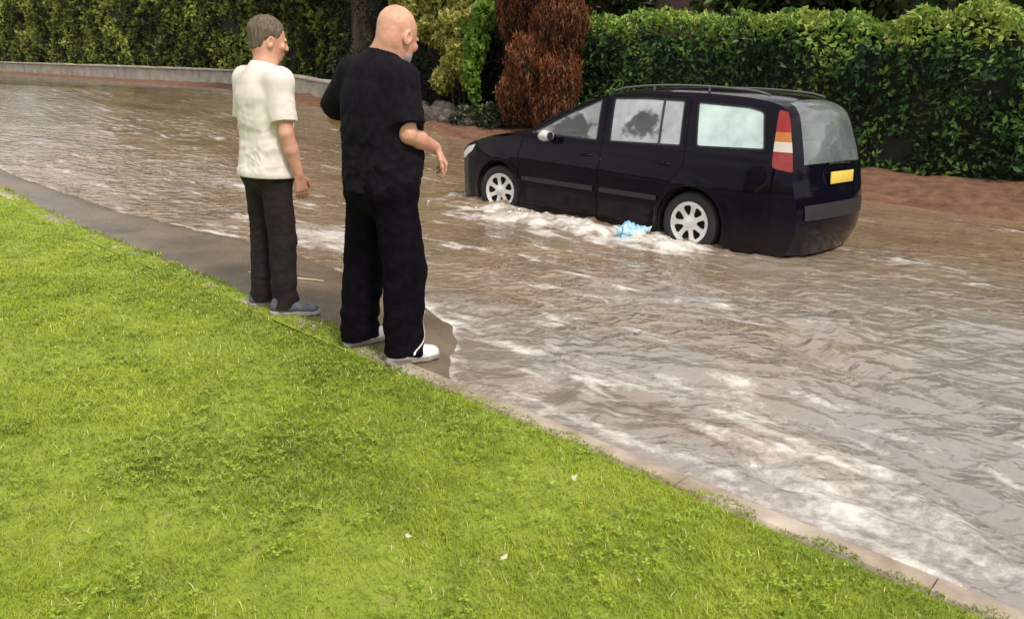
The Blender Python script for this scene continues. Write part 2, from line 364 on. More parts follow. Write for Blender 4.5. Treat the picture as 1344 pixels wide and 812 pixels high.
x, y = XY(tt, cc); lx = (x - CO[0]) * CF[0] + (y - CO[1]) * CF[1]; ly = (x - CO[0]) * CL[0] + (y - CO[1]) * CL[1]
h = water_h(tt, cc); depth = h - road_z(tt, cc)
foam_sheen = (.55 + .9 * n2(tt, cc, 3.1, z=81)) * np.exp(-np.clip(depth, 0, 1) / .018) * (cc < 3)
foam_sheen = foam_sheen + .9 * np.exp(-((ly - 1.2) / .33) ** 2) * np.exp(-((lx + .75) / .75) ** 2) + .5 * np.exp(-((ly - 1.15) / .2) ** 2) * np.exp(-((lx + 2.2) / .9) ** 2)
foam_sheen = foam_sheen + 1.5 * np.clip(n2(x, y, 3.2, z=51) + .12, 0, 1) * np.exp(-((ly - 1.25) / .5) ** 2) * np.exp(-((lx + 1.3) / 1.6) ** 4)
foam_sheen = foam_sheen + .8 * np.exp(-((lx + 2.69) / .35) ** 2 - ((ly - 1.05) / .16) ** 2) + .7 * np.exp(-((lx - .9) / .22) ** 2 - (ly / 1.1) ** 2)
st = n2(tt + .3 * n2(tt, cc, 1.2, z=31), cc, .65, 1.9, 4, 33)
foam_sheen = foam_sheen - .05 + np.clip(st * 1.0 + .0 - .1 * np.clip((cc - 3) / 2, 0, 1), 0, .5) * .75 + np.clip(n2(tt + .2 * st, cc, 2.2, 6.5, 3, 41) - .12, 0, .6) * .9
foam_sheen = foam_sheen + .5 * np.exp(-((tt - 4.6) / 1.5) ** 2 - ((cc - 1.7) / .35) ** 2) + .45 * np.exp(-((tt - 6.2) / 1.8) ** 2 - ((cc - 2.6) / .3) ** 2)
foam_sheen = foam_sheen + .22 * np.clip((2.2 - tt) / 2.5, 0, 1) * np.clip((3.6 - cc) / 2.4, 0, 1)  # extra paleness towards the near right stands in for sky sheen
attr(me, 'foam_sheen', foam_sheen.ravel())
rough_ = np.clip(.62 + .55 * n2(tt, cc, .55, .9, 2, 61), .2, 1.15) * np.interp(tt, [0, 5, 12, 30], [1, .8, .45, .25]) * np.interp(cc, [0, 4, 9], [1.1, .9, .55])
attr(me, 'chop', rough_.ravel())
attr(me, 'grey', np.clip((3.2 - tt) / 4.5 + .5 * n2(tt, cc, .7, 1.2, 3, 71), 0, 1).ravel() * np.clip((6.5 - cc.ravel()) / 3, 0, 1))  # grey tint painted in where the near water reflects the sky
m_wat, nt, b = mat('muddy_flood_water')
at = N(nt, 'ShaderNodeAttribute', attribute_name='foam_sheen')
n = noisenode(nt, 22, 6, rough=.7); mp_ = noisenode(nt, 1.1, 4)
ad = N(nt, 'ShaderNodeMath', operation='MULTIPLY_ADD'); nt.links.new(n.outputs['Fac'], ad.inputs[0]); ad.inputs[1].default_value = 1.3; ad.inputs[2].default_value = -.85
ad2 = N(nt, 'ShaderNodeMath', operation='ADD'); nt.links.new(ad.outputs[0], ad2.inputs[0]); nt.links.new(at.outputs['Fac'], ad2.inputs[1])
fm = ramp(nt, [(.18, (0, 0, 0)), (.80, (1, 1, 1))], ad2.outputs[0])
mud = ramp(nt, [(.3, (.155, .105, .063)), (.7, (.27, .195, .125))], mp_.outputs['Fac'])
mx = N(nt, 'ShaderNodeMixRGB'); nt.links.new(fm.outputs[0], mx.inputs[0]); nt.links.new(mud.outputs[0], mx.inputs[1]); mx.inputs[2].default_value = (.62, .585, .55, 1)
nt.links.new(mx.outputs[0], b.inputs['Base Color']); ag = N(nt, 'ShaderNodeAttribute', attribute_name='grey'); mg = N(nt, 'ShaderNodeMixRGB'); nt.links.new(ag.outputs['Fac'], mg.inputs[0])
nt.links.new(mud.outputs[0], mg.inputs[1]); mg.inputs[2].default_value = (.235, .212, .192, 1); nt.links.new(mg.outputs[0], mx.inputs[1]); rr = ramp(nt, [(0, (.035,) * 3), (1, (.22,) * 3)], fm.outputs[0]); nt.links.new(rr.outputs[0], b.inputs['Roughness'])
b.inputs['IOR'].default_value = 1.7; b.inputs['Specular IOR Level'].default_value = .5
nb = noisenode(nt, 4.0, 1.5, vec=(1, 1.5, 1), rough=.45); nb.inputs['Distortion'].default_value = .9
nb2 = noisenode(nt, 12, 1.2, vec=(1, 1.4, 1)); nb2.inputs['Distortion'].default_value = .6
am = N(nt, 'ShaderNodeMath', operation='MULTIPLY_ADD'); nt.links.new(nb2.outputs['Fac'], am.inputs[0]); am.inputs[1].default_value = .28; nt.links.new(nb.outputs['Fac'], am.inputs[2])
fb = noisenode(nt, 55, 4); fbm_ = N(nt, 'ShaderNodeMath', operation='MULTIPLY'); nt.links.new(fb.outputs['Fac'], fbm_.inputs[0]); nt.links.new(fm.outputs[0], fbm_.inputs[1])
am2 = N(nt, 'ShaderNodeMath', operation='MULTIPLY_ADD'); nt.links.new(fbm_.outputs[0], am2.inputs[0]); am2.inputs[1].default_value = .18; nt.links.new(am.outputs[0], am2.inputs[2])
bn_ = bump(nt, b, am2.outputs[0], .075, .85); ac = N(nt, 'ShaderNodeAttribute', attribute_name='chop'); cm = N(nt, 'ShaderNodeMath', operation='MULTIPLY'); cm.inputs[1].default_value = .086
nt.links.new(ac.outputs['Fac'], cm.inputs[0]); nt.links.new(cm.outputs[0], bn_.inputs['Distance'])
tag(link('water', me, m_wat), kind='structure')

# ------------------------------------------------------------------ lawn
def lawn():
    n = 1700000
    # sample in the (t,c) frame, keep what the frame could see plus a margin; density falls with distance
    x = rng.uniform(-6.5, 4.0, n); y = rng.uniform(.9, 9, n); t, c = TC(x, y)
    d = np.hypot(x, y); edge = -.066 + .06 * n2(t, c, 5, z=2) + np.interp(t, [-.2, .5, .85, 1.3, 2], [-.005, .02, .07, .13, .14])
    p = np.clip((2.6 / d) ** 1.5, .06, 1) * np.clip(.75 + .8 * n2(x, y, 1.6, z=4), .3, 1)
    keep = (c < edge) & visible(x, y, .12, 160, 90) & (rng.random(n) < p)
    x, y, t, c, d = [q[keep] for q in (x, y, t, c, d)]; n = len(x); z = np.where(c > -.12, .108 + rise(t), lawn_z(t, c) - .012)
    clump = n2(x, y, 9, z=6)
    hgt = np.clip(rng.normal(.0165, .0045, n) * (1 + .4 * clump), .007, .032); hgt *= np.where(t < .9, np.interp(c, [-.25, -.05], [1, .65]), 1)
    wid = rng.uniform(.0020, .0036, n) * np.clip(d / 2.6, 1, 2.6)
    a = rng.uniform(0, 2 * np.pi, n); lean = rng.uniform(.3, 1.5, n) * hgt; la = a + rng.normal(0, .5, n) + np.pi / 2
    ux, uy = np.cos(a), np.sin(a); vx, vy = np.cos(la), np.sin(la)
    B = np.stack([x, y, z], 1); U = np.stack([ux, uy, ux * 0], 1) * wid[:, None]; L = np.stack([vx, vy, vx * 0], 1)
    Z = np.array([0, 0, 1.])
    p0 = B - U * .5; p1 = B + U * .5; m_ = B + L * (lean * .35)[:, None] + Z * (hgt * .6)[:, None]
    p2 = m_ - U * .45; p3 = m_ + U * .45; p4 = B + L * lean[:, None] + Z * hgt[:, None]
    p4b = p4 + U * .08
    V = np.stack([p0, p1, p3, p2, p4, p4b], 1).reshape(-1, 3)
    i = np.arange(n)[:, None] * 6; F = np.concatenate([i + [0, 1, 2, 3], i + [3, 2, 5, 4]], 1).reshape(-1, 4)
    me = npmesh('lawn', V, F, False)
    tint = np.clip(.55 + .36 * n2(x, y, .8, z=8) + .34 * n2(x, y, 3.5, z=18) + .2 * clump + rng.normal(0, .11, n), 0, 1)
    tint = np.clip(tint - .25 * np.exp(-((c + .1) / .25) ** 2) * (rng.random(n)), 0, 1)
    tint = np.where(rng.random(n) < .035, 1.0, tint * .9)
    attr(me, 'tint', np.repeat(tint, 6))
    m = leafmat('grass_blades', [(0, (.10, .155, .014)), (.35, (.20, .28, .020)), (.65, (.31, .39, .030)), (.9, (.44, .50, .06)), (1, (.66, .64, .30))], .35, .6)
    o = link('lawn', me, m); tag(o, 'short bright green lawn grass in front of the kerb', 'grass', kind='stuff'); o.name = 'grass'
    # clover and broad leaved weeds between the blades
    n = 26000; x = rng.uniform(-6, 3.5, n); y = rng.uniform(1.2, 7, n); t, c = TC(x, y)
    keep = (c < -.13) & visible(x, y, .12, 120, 60) & (n2(x, y, 2.2, z=12) > .05)
    x, y, t, c = [q[keep] for q in (x, y, t, c)]; n = len(x); V = []; F = []; T_ = []
    z = lawn_z(t, c) + rng.uniform(.006, .026, n)
    k = 0
    for i in range(n):
        s = random.uniform(.006, .013); a0 = random.uniform(0, 6.28); tn = random.uniform(.1, .75)
        for j in range(3):
            a = a0 + j * 2.094; ca, sa = math.cos(a), math.sin(a); dz = random.uniform(-.2, .5) * s
            V += [(x[i], y[i], z[i]), (x[i] + s * (ca + .6 * sa), y[i] + s * (sa - .6 * ca), z[i] + dz), (x[i] + 1.5 * s * ca, y[i] + 1.5 * s * sa, z[i] + dz * 1.3), (x[i] + s * (ca - .6 * sa), y[i] + s * (sa + .6 * ca), z[i] + dz)]
            F.append((k, k + 1, k + 2, k + 3)); k += 4; T_ += [tn] * 4
    me = npmesh('clover', V, F, True); attr(me, 'tint', T_)
    m = leafmat('clover_leaves', [(0, (.12, .2, .015)), (.5, (.26, .38, .03)), (1, (.42, .54, .09))], .3)
    tag(link('clover', me, m), 'clover and small weeds spread through the lawn', 'clover', kind='stuff')
lawn()
#@@REST

# ------------------------------------------------------------------ implicit surface modeller for people
class SDF:
    def __init__(s, lo, hi, h):
        s.lo = np.array(lo, float); s.h = h; s.n = np.ceil((np.array(hi) - s.lo) / h).astype(int) + 1
        s.F = np.full(s.n, .2, np.float32)
    def sub(s, lo, hi):
        a = np.clip(np.floor((np.array(lo) - s.lo) / s.h).astype(int), 0, s.n - 1); b = np.clip(np.ceil((np.array(hi) - s.lo) / s.h).astype(int) + 1, 1, s.n)
        g = [s.lo[i] + s.h * np.arange(a[i], b[i]) for i in range(3)]
        return tuple(slice(a[i], b[i]) for i in range(3)), np.meshgrid(*g, indexing='ij', sparse=True)
    def put(s, sl, d, k, mode='add'):
        f = s.F[sl]
        if mode == 'add':
            hh = np.clip(.5 + .5 * (f - d) / max(k, 1e-5), 0, 1); s.F[sl] = f * (1 - hh) + d * hh - k * hh * (1 - hh)
        else:
            d = -d; hh = np.clip(.5 - .5 * (f - d) / max(k, 1e-5), 0, 1); s.F[sl] = f * (1 - hh) + d * hh + k * hh * (1 - hh)
    def cone(s, a, b, ra, rb, k=.02, flat=None, cut=None, mode='add', cutlo=None):
        # tapered capsule; flat = (unit vector, factor) squashes it along that vector; cut = (point, normal) keeps the side behind the plane
        a = np.array(a, float); b = np.array(b, float); m = max(ra, rb) * (max(1, flat[1]) if flat else 1) + k + 2 * s.h
        sl, (X, Y, Z) = s.sub(np.minimum(a, b) - m, np.maximum(a, b) + m)
        ab = b - a; L2 = ab @ ab; px, py, pz = X - a[0], Y - a[1], Z - a[2]
        t = np.clip((px * ab[0] + py * ab[1] + pz * ab[2]) / L2, 0, 1)
        qx, qy, qz = px - t * ab[0], py - t * ab[1], pz - t * ab[2]
        q2 = qx * qx + qy * qy + qz * qz
        if flat:
            u = np.array(flat[0], float); u /= np.linalg.norm(u); w = qx * u[0] + qy * u[1] + qz * u[2]
            q2 = q2 - w * w + (w / flat[1]) ** 2
        d = np.sqrt(np.maximum(q2, 0)) - (ra + (rb - ra) * t)
        if cut is not None:
            for cp, cn_ in (cut if isinstance(cut, list) else [cut]):
                cn_ = np.array(cn_, float); cn_ /= np.linalg.norm(cn_)
                d = np.maximum(d, (X - cp[0]) * cn_[0] + (Y - cp[1]) * cn_[1] + (Z - cp[2]) * cn_[2])
        s.put(sl, d.astype(np.float32), k, mode); return s
    def chain(s, pts, rs, k=.02, **kw):
        for i in range(len(pts) - 1): s.cone(pts[i], pts[i + 1], rs[i], rs[i + 1], k, **kw)
        return s
    def ell(s, c, r, k=.02, R=None, cut=None, mode='add'):
        c = np.array(c, float); r = np.array(r, float); m = r.max() + k + 2 * s.h
        sl, (X, Y, Z) = s.sub(c - m, c + m); X, Y, Z = X - c[0], Y - c[1], Z - c[2]
        if R is not None:
            R = np.array(R); x = X * R[0, 0] + Y * R[1, 0] + Z * R[2, 0]; y = X * R[0, 1] + Y * R[1, 1] + Z * R[2, 1]; z = X * R[0, 2] + Y * R[1, 2] + Z * R[2, 2]
        else: x, y, z = X, Y, Z
        k0 = np.sqrt((x / r[0]) ** 2 + (y / r[1]) ** 2 + (z / r[2]) ** 2); k1 = np.sqrt((x / r[0] ** 2) ** 2 + (y / r[1] ** 2) ** 2 + (z / r[2] ** 2) ** 2)
        d = k0 * (k0 - 1) / np.maximum(k1, 1e-6)
        if cut is not None:
            cp, cn_ = cut; d = np.maximum(d, (X + c[0] - cp[0]) * cn_[0] + (Y + c[1] - cp[1]) * cn_[1] + (Z + c[2] - cp[2]) * cn_[2])
        s.put(sl, (d + 0 * (X + Y + Z)).astype(np.float32), k, mode); return s
    def mesh(s):
        F = s.F; neg = F < 0
        c8 = [neg[i:F.shape[0] - 1 + i, j:F.shape[1] - 1 + j, k:F.shape[2] - 1 + k] for i in (0, 1) for j in (0, 1) for k in (0, 1)]
        cnt = sum(q.astype(np.uint8) for q in c8); act = (cnt > 0) & (cnt < 8); I = np.argwhere(act)
        vid = np.full(act.shape, -1, np.int64); vid[act] = np.arange(len(I))
        acc = np.zeros((len(I), 3)); num = np.zeros(len(I))
        for ax in range(3):
            o = [q for q in range(3) if q != ax]
            for u in (0, 1):
                for v in (0, 1):
                    a = I.copy(); a[:, o[0]] += u; a[:, o[1]] += v; b = a.copy(); b[:, ax] += 1
                    fa = F[a[:, 0], a[:, 1], a[:, 2]]; fb = F[b[:, 0], b[:, 1], b[:, 2]]; m = (fa < 0) != (fb < 0)
                    t = np.where(m, fa / np.where(m, fa - fb, 1), 0); p = a.astype(float); p[:, ax] += t
                    acc[m] += p[m]; num += m
        V = s.lo + s.h * acc / num[:, None]; Q = []
        for ax in range(3):
            o = [(ax + 1) % 3, (ax + 2) % 3]
            s0 = [slice(None)] * 3; s1 = [slice(None)] * 3; s0[ax] = slice(0, -1); s1[ax] = slice(1, None)
            ch = neg[tuple(s0)] != neg[tuple(s1)]; E = np.argwhere(ch)
            E = E[(E[:, o[0]] > 0) & (E[:, o[1]] > 0) & (E[:, o[0]] < F.shape[o[0]] - 1) & (E[:, o[1]] < F.shape[o[1]] - 1)]
            ng = neg[E[:, 0], E[:, 1], E[:, 2]]; q = []
            for u, v in ((1, 1), (0, 1), (0, 0), (1, 0)):
                e = E.copy(); e[:, o[0]] -= u; e[:, o[1]] -= v; q.append(vid[e[:, 0], e[:, 1], e[:, 2]])
            q = np.stack(q, 1); q[~ng] = q[~ng][:, ::-1]; Q.append(q)
        return V, np.concatenate(Q)
def vnormals(V, Q):
    n = np.cross(V[Q[:, 2]] - V[Q[:, 0]], V[Q[:, 3]] - V[Q[:, 1]]); out = np.zeros_like(V)
    for k in range(4): np.add.at(out, Q[:, k], n)
    return out / np.maximum(np.linalg.norm(out, axis=1), 1e-9)[:, None]
def sdf_obj(name, s, m, parent, disp=None):
    V, Q = s.mesh()
    if disp is not None: V = V + vnormals(V, Q) * disp(V)[:, None]
    return link(name, npmesh(name, V, Q), m, parent)
def Rz(a):
    c, s_ = math.cos(a), math.sin(a); return np.array([[c, -s_, 0], [s_, c, 0], [0, 0, 1]])
def Rx(a):
    c, s_ = math.cos(a), math.sin(a); return np.array([[1, 0, 0], [0, c, -s_], [0, s_, c]])

def hand(s, w, fdir, palm, side, curl=.5, sc=1.0):
    """w wrist, fdir finger direction, palm the palm normal, side = +1 when the thumb leaves towards cross(fdir, palm)"""
    w = np.array(w, float); f = np.array(fdir, float); f /= np.linalg.norm(f); p = np.array(palm, float); p -= f * (p @ f); p /= np.linalg.norm(p)
    t = np.cross(f, p) * side
    for q, wd in ((-.026, .014), (-.009, .0155), (.009, .016), (.027, .0155)):
        s.cone(w + t * q * .55 * sc + f * .012, w + f * .088 * sc + t * q * sc, .016 * sc, .0125 * sc, .012)
    for i, (q, L) in enumerate(((.030, .072), (.010, .08), (-.010, .074), (-.029, .058))):
        a = w + f * .086 * sc + t * q * sc; cur = curl + .08 * i; d = f.copy(); pts = [a]
        for seg, l in enumerate((.45, .32, .23)):
            ang = cur * (.6 + .5 * seg); d = f * math.cos(ang) + p * math.sin(ang) + t * (q * 1.2); d /= np.linalg.norm(d); pts.append(pts[-1] + d * L * l * sc)
        s.chain(pts, [.0098 * sc, .0092 * sc, .0085 * sc, .0072 * sc], .004)
    a = w + f * .022 * sc + t * .02 * sc; b = a + (f * .6 + t * .75 + p * .25) * .042 * sc; c = b + (f * .9 + t * .3 + p * .35) * .032 * sc; e = c + (f * .9 + t * .05 + p * .4) * .024 * sc
    s.chain([a, b, c, e], [.016 * sc, .0125 * sc, .0105 * sc, .0085 * sc], .006)

def head(s, c, R, hs=1.0, fat=1.0):
    """sculpt a head at c (centre of the cranium); R maps head-local (x right, y forward, z up) to body-local"""
    P = lambda x, y, z: np.array(c) + R @ np.array([x, y, z]) * hs
    E_ = lambda c_, r_, k_, R_, mode='add': s.ell(c_, np.array(r_) * hs, k_, R_, mode=mode)
    E_(P(0, -.012, .03), (.078, .100, .092), .02, R)         # cranium
    E_(P(0, .012, .0), (.070, .082, .085), .02, R)
    E_(P(0, .022, -.062), (.058 * fat, .068, .062), .025, R)  # jaw
    E_(P(0, .062, -.092), (.028, .026, .022), .02, R)        # chin
    E_(P(0, -.055, -.035), (.056, .045, .06), .03, R)        # nape
    for q in (-1, 1):
        E_(P(q * .030, .086, .012), (.022, .012, .010), .012, R)          # brow
        E_(P(q * .042, .070, -.028), (.024, .022, .022), .015, R)         # cheek
        E_(P(q * .032, .092, -.003), (.015, .012, .010), .008, R, mode='sub')
        E_(P(q * .080, -.012, -.018), (.009, .022, .034), .004, R @ Rz(-q * .35))   # ear
        E_(P(q * .085, -.010, -.012), (.007, .011, .018), .003, R @ Rz(-q * .35), mode='sub')
        E_(P(q * .009, .104, -.036), (.008, .010, .008), .006, R)
    s.cone(P(0, .092, .008), P(0, .112, -.03), .008, .013, .008)             # nose
    E_(P(0, .092, -.062), (.024, .010, .005), .004, R); E_(P(0, .090, -.072), (.021, .010, .006), .004, R)
    return P

def person(loc, rz, spec, label):
    root = empty('person', loc, rz, label=label, cat='man')
    J = spec['J']; h = .0055; lo = spec['lo']; hi = spec['hi']
    R = Rz(spec['head_yaw']) @ Rx(-spec['head_pitch'])
    b = SDF(lo, hi, h)
    P = head(b, spec['head'], R, spec.get('hs', 1), fat=spec.get('fat', 1))
    nk = np.array(J['neck']); b.cone(nk, P(0, -.028, -.045), spec.get('nr', .066), .060, .03)
    b.cone(nk + [0, -.01, -.05], nk, .085, .068, .04)
    ty = spec['torso']                       # list of (centre, half width, half depth)
    for (c0, w0, d0), (c1, w1, d1) in zip(ty[:-1], ty[1:]):
        b.cone(c0, c1, d0 - .012, d1 - .012, .05, flat=((1, 0, 0), (w0 + w1) / (d0 + d1)))
    for q, sd_ in ((-1, 'l'), (1, 'r')):
        sh, el, wr = J['sh' + sd_], J['el' + sd_], J['wr' + sd_]; g = spec.get('arm', 1)
        b.chain([sh, el], [.056 * g, .042 * g], .04); mid = np.array(el) * .6 + np.array(wr) * .4
        b.chain([el, mid, wr], [.042 * g, .043 * g, .028 * g], .012)
        hd = spec['hand' + sd_]; hand(b, wr, hd[0], hd[1], hd[2], hd[3], spec.get('handsc', 1))
        hp, kn, an = J['hp' + sd_], J['kn' + sd_], J['an' + sd_]
        b.chain([hp, kn, an], [.085, .058, .042], .03)
        b.cone(an, np.array(an) + [0, 0, -.05], .042, .034, .01)
    sdf_obj('body', b, M['skin'], root, lambda V: .0012 * noise(V * 45))
    # eyes and lips
    for q in (-1, 1):
        e = MB(); e.lathe([(0.0001, .012), (.006, .0104), (.0104, .006), (.012, 0), (.0104, -.006), (.006, -.0104), (.0001, -.012)], 12)
        o = e.build('eye', M['eye'], root); o.location = P(q * .032, .083, -.004)
    # shirt
    s = SDF(lo, hi, h); pad = spec.get('pad', .012)
    hem = spec['hem']
    for i, ((c0, w0, d0), (c1, w1, d1)) in enumerate(zip(ty[:-1], ty[1:])):
        fl_ = .022 if i == 0 else 0
        s.cone(c0, c1, d0 + pad + fl_, d1 + pad, .05, flat=((1, 0, 0), (w0 + w1 + 2 * pad) / (d0 + d1 + 2 * pad)), cut=((0, 0, hem), (0, 0, -1)))
    for sd_ in 'lr':
        sh, el, wr = [np.array(J[k + sd_]) for k in ('sh', 'el', 'wr')]; fr = spec['sleeve']; ax = (el - sh) / np.linalg.norm(el - sh)
        e = sh + (el - sh) * fr; sr = spec['sr']
        s.cone(nk + [0, -.02, -.045], sh + [0, 0, 0], .060, .078, .05)
        s.cone(sh, e + ax * .06, sr[0], sr[1], .045, cut=(e, ax))
    s.cone(nk + [0, -.015, -.07], nk + [0, -.004, .012], .10, .078, .035, cut=(nk + [0, 0, .002], (0, .35, 1)))
    s.cone(nk + [0, 0, -.008], P(0, -.028, -.03), spec.get('nr', .066) + .004, .064, .006, mode='sub')
    def wr_(V):
        q = V @ np.array([[1, 0, .5], [0, 1, .3], [-.5, -.3, 1]]); w = .012 * noise(V * [6, 6, 3.5]) + .009 * (.35 - np.abs(noise(q * [9, 9, 5] + 5))) + .007 * (.3 - np.abs(noise(V * [6, 6, 15] + 5 + 1.2 * noise(V * 4)[:, None]))) + .0025 * noise(V * [30, 30, 18] + 9)
        lo_ = np.clip((ty[-1][0][2] + .12 - V[:, 2]) / .55, .25, 1)
        return 1.35 * w * lo_ * np.clip((V[:, 2] - hem) / .06, .12, 1)
    sdf_obj('t_shirt', s, spec['shirt_mat'], root, wr_)
    # trousers
    s = SDF(lo, hi, h)
    hipc = spec['hip']; s.cone((-hipc[1], hipc[0], hipc[2]), (hipc[1], hipc[0], hipc[2]), hipc[3], hipc[3], .03)
    s.cone((0, hipc[0], hipc[2] + .02), (0, hipc[0] + .01, hipc[2] + .16), hipc[3] + .01, hipc[3], .05, flat=((1, 0, 0), 1.42), cut=((0, 0, hipc[2] + .15), (0, 0, 1)))
    for sd_ in 'lr':
        hp, kn, an = [np.array(J[k + sd_]) for k in ('hp', 'kn', 'an')]; lr = spec['leg']
        end = an + [0, .006, -.035]
        s.cone(hp, kn, lr[0], lr[1], .02); s.cone(kn, end, lr[1], lr[2], .018, cut=((0, 0, end[2]), (0, .12, -1)))
        s.cone(end + [0, .03, .05], end + [0, .055, -.012], lr[2] * .86, lr[2] * .72, .03, cut=((0, 0, end[2] - .015), (0, 0, -1)))
    def wt(V):
        low = np.clip((.42 - V[:, 2]) / .3, 0, 1); kz = np.exp(-((V[:, 2] - .5) / .12) ** 2); cr_ = np.clip((V[:, 2] - .62) / .3, 0, 1)
        return .013 * noise(V * [9, 9, 1.8]) + .008 * (.3 - np.abs(noise(V * [12, 12, 3.2] + 4))) + (.002 + .010 * low + .003 * kz + .003 * cr_) * noise(V * [6, 6, 15] + 3 + 1.4 * noise(V * 5)[:, None]) + .002 * noise(V * 38)
    sdf_obj('trousers', s, spec['trouser_mat'], root, wt)
    # shoes (and socks)
    for q, sd_ in ((-1, 'l'), (1, 'r')):
        an = np.array(J['an' + sd_]); a = spec['foot_yaw'] * q * -1 + spec.get('foot_turn', 0); R_ = Rz(a); Pf = lambda x, y, z: np.array([an[0], an[1], 0]) + R_ @ np.array([x, y, z])
        s = SDF(Pf(0, .05, 0) - [.24, .24, .02], Pf(0, .05, 0) + [.24, .24, .2], .004)
        s.cone(Pf(0, -.045, .045), Pf(0, .05, .050), .038, .042, .02); s.cone(Pf(0, .05, .046), Pf(q * .006, .165, .036), .043, .035, .03)
        s.cone(Pf(q * .006, .13, .036), Pf(q * .004, .185, .032), .040, .030, .02, flat=(R_ @ np.array([1, 0, 0]), 1.18))
        s.cone(Pf(0, -.04, .05), Pf(0, -.038, .085), .036, .034, .02); s.cone(Pf(0, .0, .06), Pf(0, -.005, .10), .040, .037, .03, cut=((0, 0, .10), (0, 0, 1)))
        sl, (X, Y, Z) = s.sub(s.lo, s.lo + s.h * s.n); s.F = np.maximum(s.F, (.022 - Z) + 0 * (X + Y)).astype(np.float32)
        shoe = sdf_obj('shoe', s, spec['shoe_mat'], root, lambda V: .0015 * noise(V * 40))
        s = SDF(Pf(0, .05, 0) - [.24, .24, .03], Pf(0, .05, 0) + [.24, .24, .1], .004)
        for aa, bb, ra, rb in (((0, -.05, .014), (0, .05, .014), .040, .041), ((0, .05, .014), (q * .006, .13, .014), .041, .047), ((q * .006, .13, .014), (q * .004, .19, .016), .047, .036)):
            s.cone(Pf(*aa), Pf(*bb), ra, rb, .01)
        sl, (X, Y, Z) = s.sub(s.lo, s.lo + s.h * s.n); s.F = np.maximum(np.maximum(s.F, (Z - .027)), -Z - .002 + 0 * (X + Y)).astype(np.float32)
        sdf_obj('sole', s, M['sole'], shoe)
        if spec.get('laces'):
            for j in range(4):
                lb = MB(); y0 = .055 + j * .022; lb.tube([Pf(-.022, y0, .084 - j * .006), Pf(0, y0 + .004, .092 - j * .006), Pf(.022, y0, .084 - j * .006)], .0025, 5)
                lb.build('lace', spec['shoe_mat'], shoe)
        if spec.get('sock'):
            k = MB(); k.tube([Pf(0, -.004, .08), Pf(0, -.004, .13), an + [0, 0, .06]], [.046, .046, .044], 16, False); k.build('sock', M['sock'], root)
    return root, P, R

d2 = math.degrees
KZ = .112
ang_body = math.atan2(NN[1], NN[0]) - math.pi / 2        # local +Y points across the water
def on_kerb(t, c): x, y = XY(t, c); return (float(x), float(y), KZ + float(rise(np.array(t))))
manspec = dict(
    lo=(-.58, -.36, -.01), hi=(.58, .62, 1.93), head=(.034, .085, 1.672), head_yaw=.14, head_pitch=.32, fat=1.12, hs=1.11, nr=.080, handsc=1.06, arm=1.0,
    J=dict(neck=(.006, .03, 1.57), shl=(-.205, .0, 1.475), ell=(-.455, .03, 1.255), wrl=(-.29, .23, 1.09), shr=(.165, .0, 1.455), elr=(.235, -.01, 1.20), wrr=(.205, .195, 1.13),
           hpl=(-.115, .0, .90), knl=(-.185, .03, .50), anl=(-.215, -.01, .085), hpr=(.105, .0, .90), knr=(.155, .035, .50), anr=(.178, -.01, .085)),
    handl=((.75, .35, -.35), (0, -1, -.1), 1, .5), handr=((.06, .55, -.75), (-.45, -.35, -.75), -1, .85),
    torso=[((0, .0, .90), .185, .135), ((-.01, .02, 1.05), .205, .160), ((-.015, .015, 1.22), .212, .158), ((-.015, -.005, 1.35), .205, .135), ((-.01, -.015, 1.465), .150, .105)],
    hem=.90, sleeve=.82, sr=(.088, .094), pad=.016, hip=(.0, .07, .90, .145), leg=(.118, .109, .096), shirt_mat=M['navy_cloth'], trouser_mat=M['trouser'],
    foot_yaw=.10, foot_turn=-.16, shoe_mat=M['shoe_white'], laces=True)
man, P_, R_m = person(on_kerb(1.10, -.02), ang_body, manspec, 'bald stout man in a black t-shirt and white trainers watching the flood')
# close grey beard along the jaw
s = SDF((-.2, -.1, 1.5), (.2, .3, 1.9), .004)
s.ell(P_(0, .024, -.068), (.0705, .079, .062), .01, R_m); s.ell(P_(0, .070, -.090), (.034, .032, .030), .02, R_m)
s.ell(P_(0, .02, -.0), (.1, .11, .045), .01, R_m, mode='sub'); s.ell(P_(0, .10, -.050), (.03, .03, .022), .01, R_m, mode='sub')
sdf_obj('beard', s, M['beard'], man, lambda V: .002 * noise(V * 160))
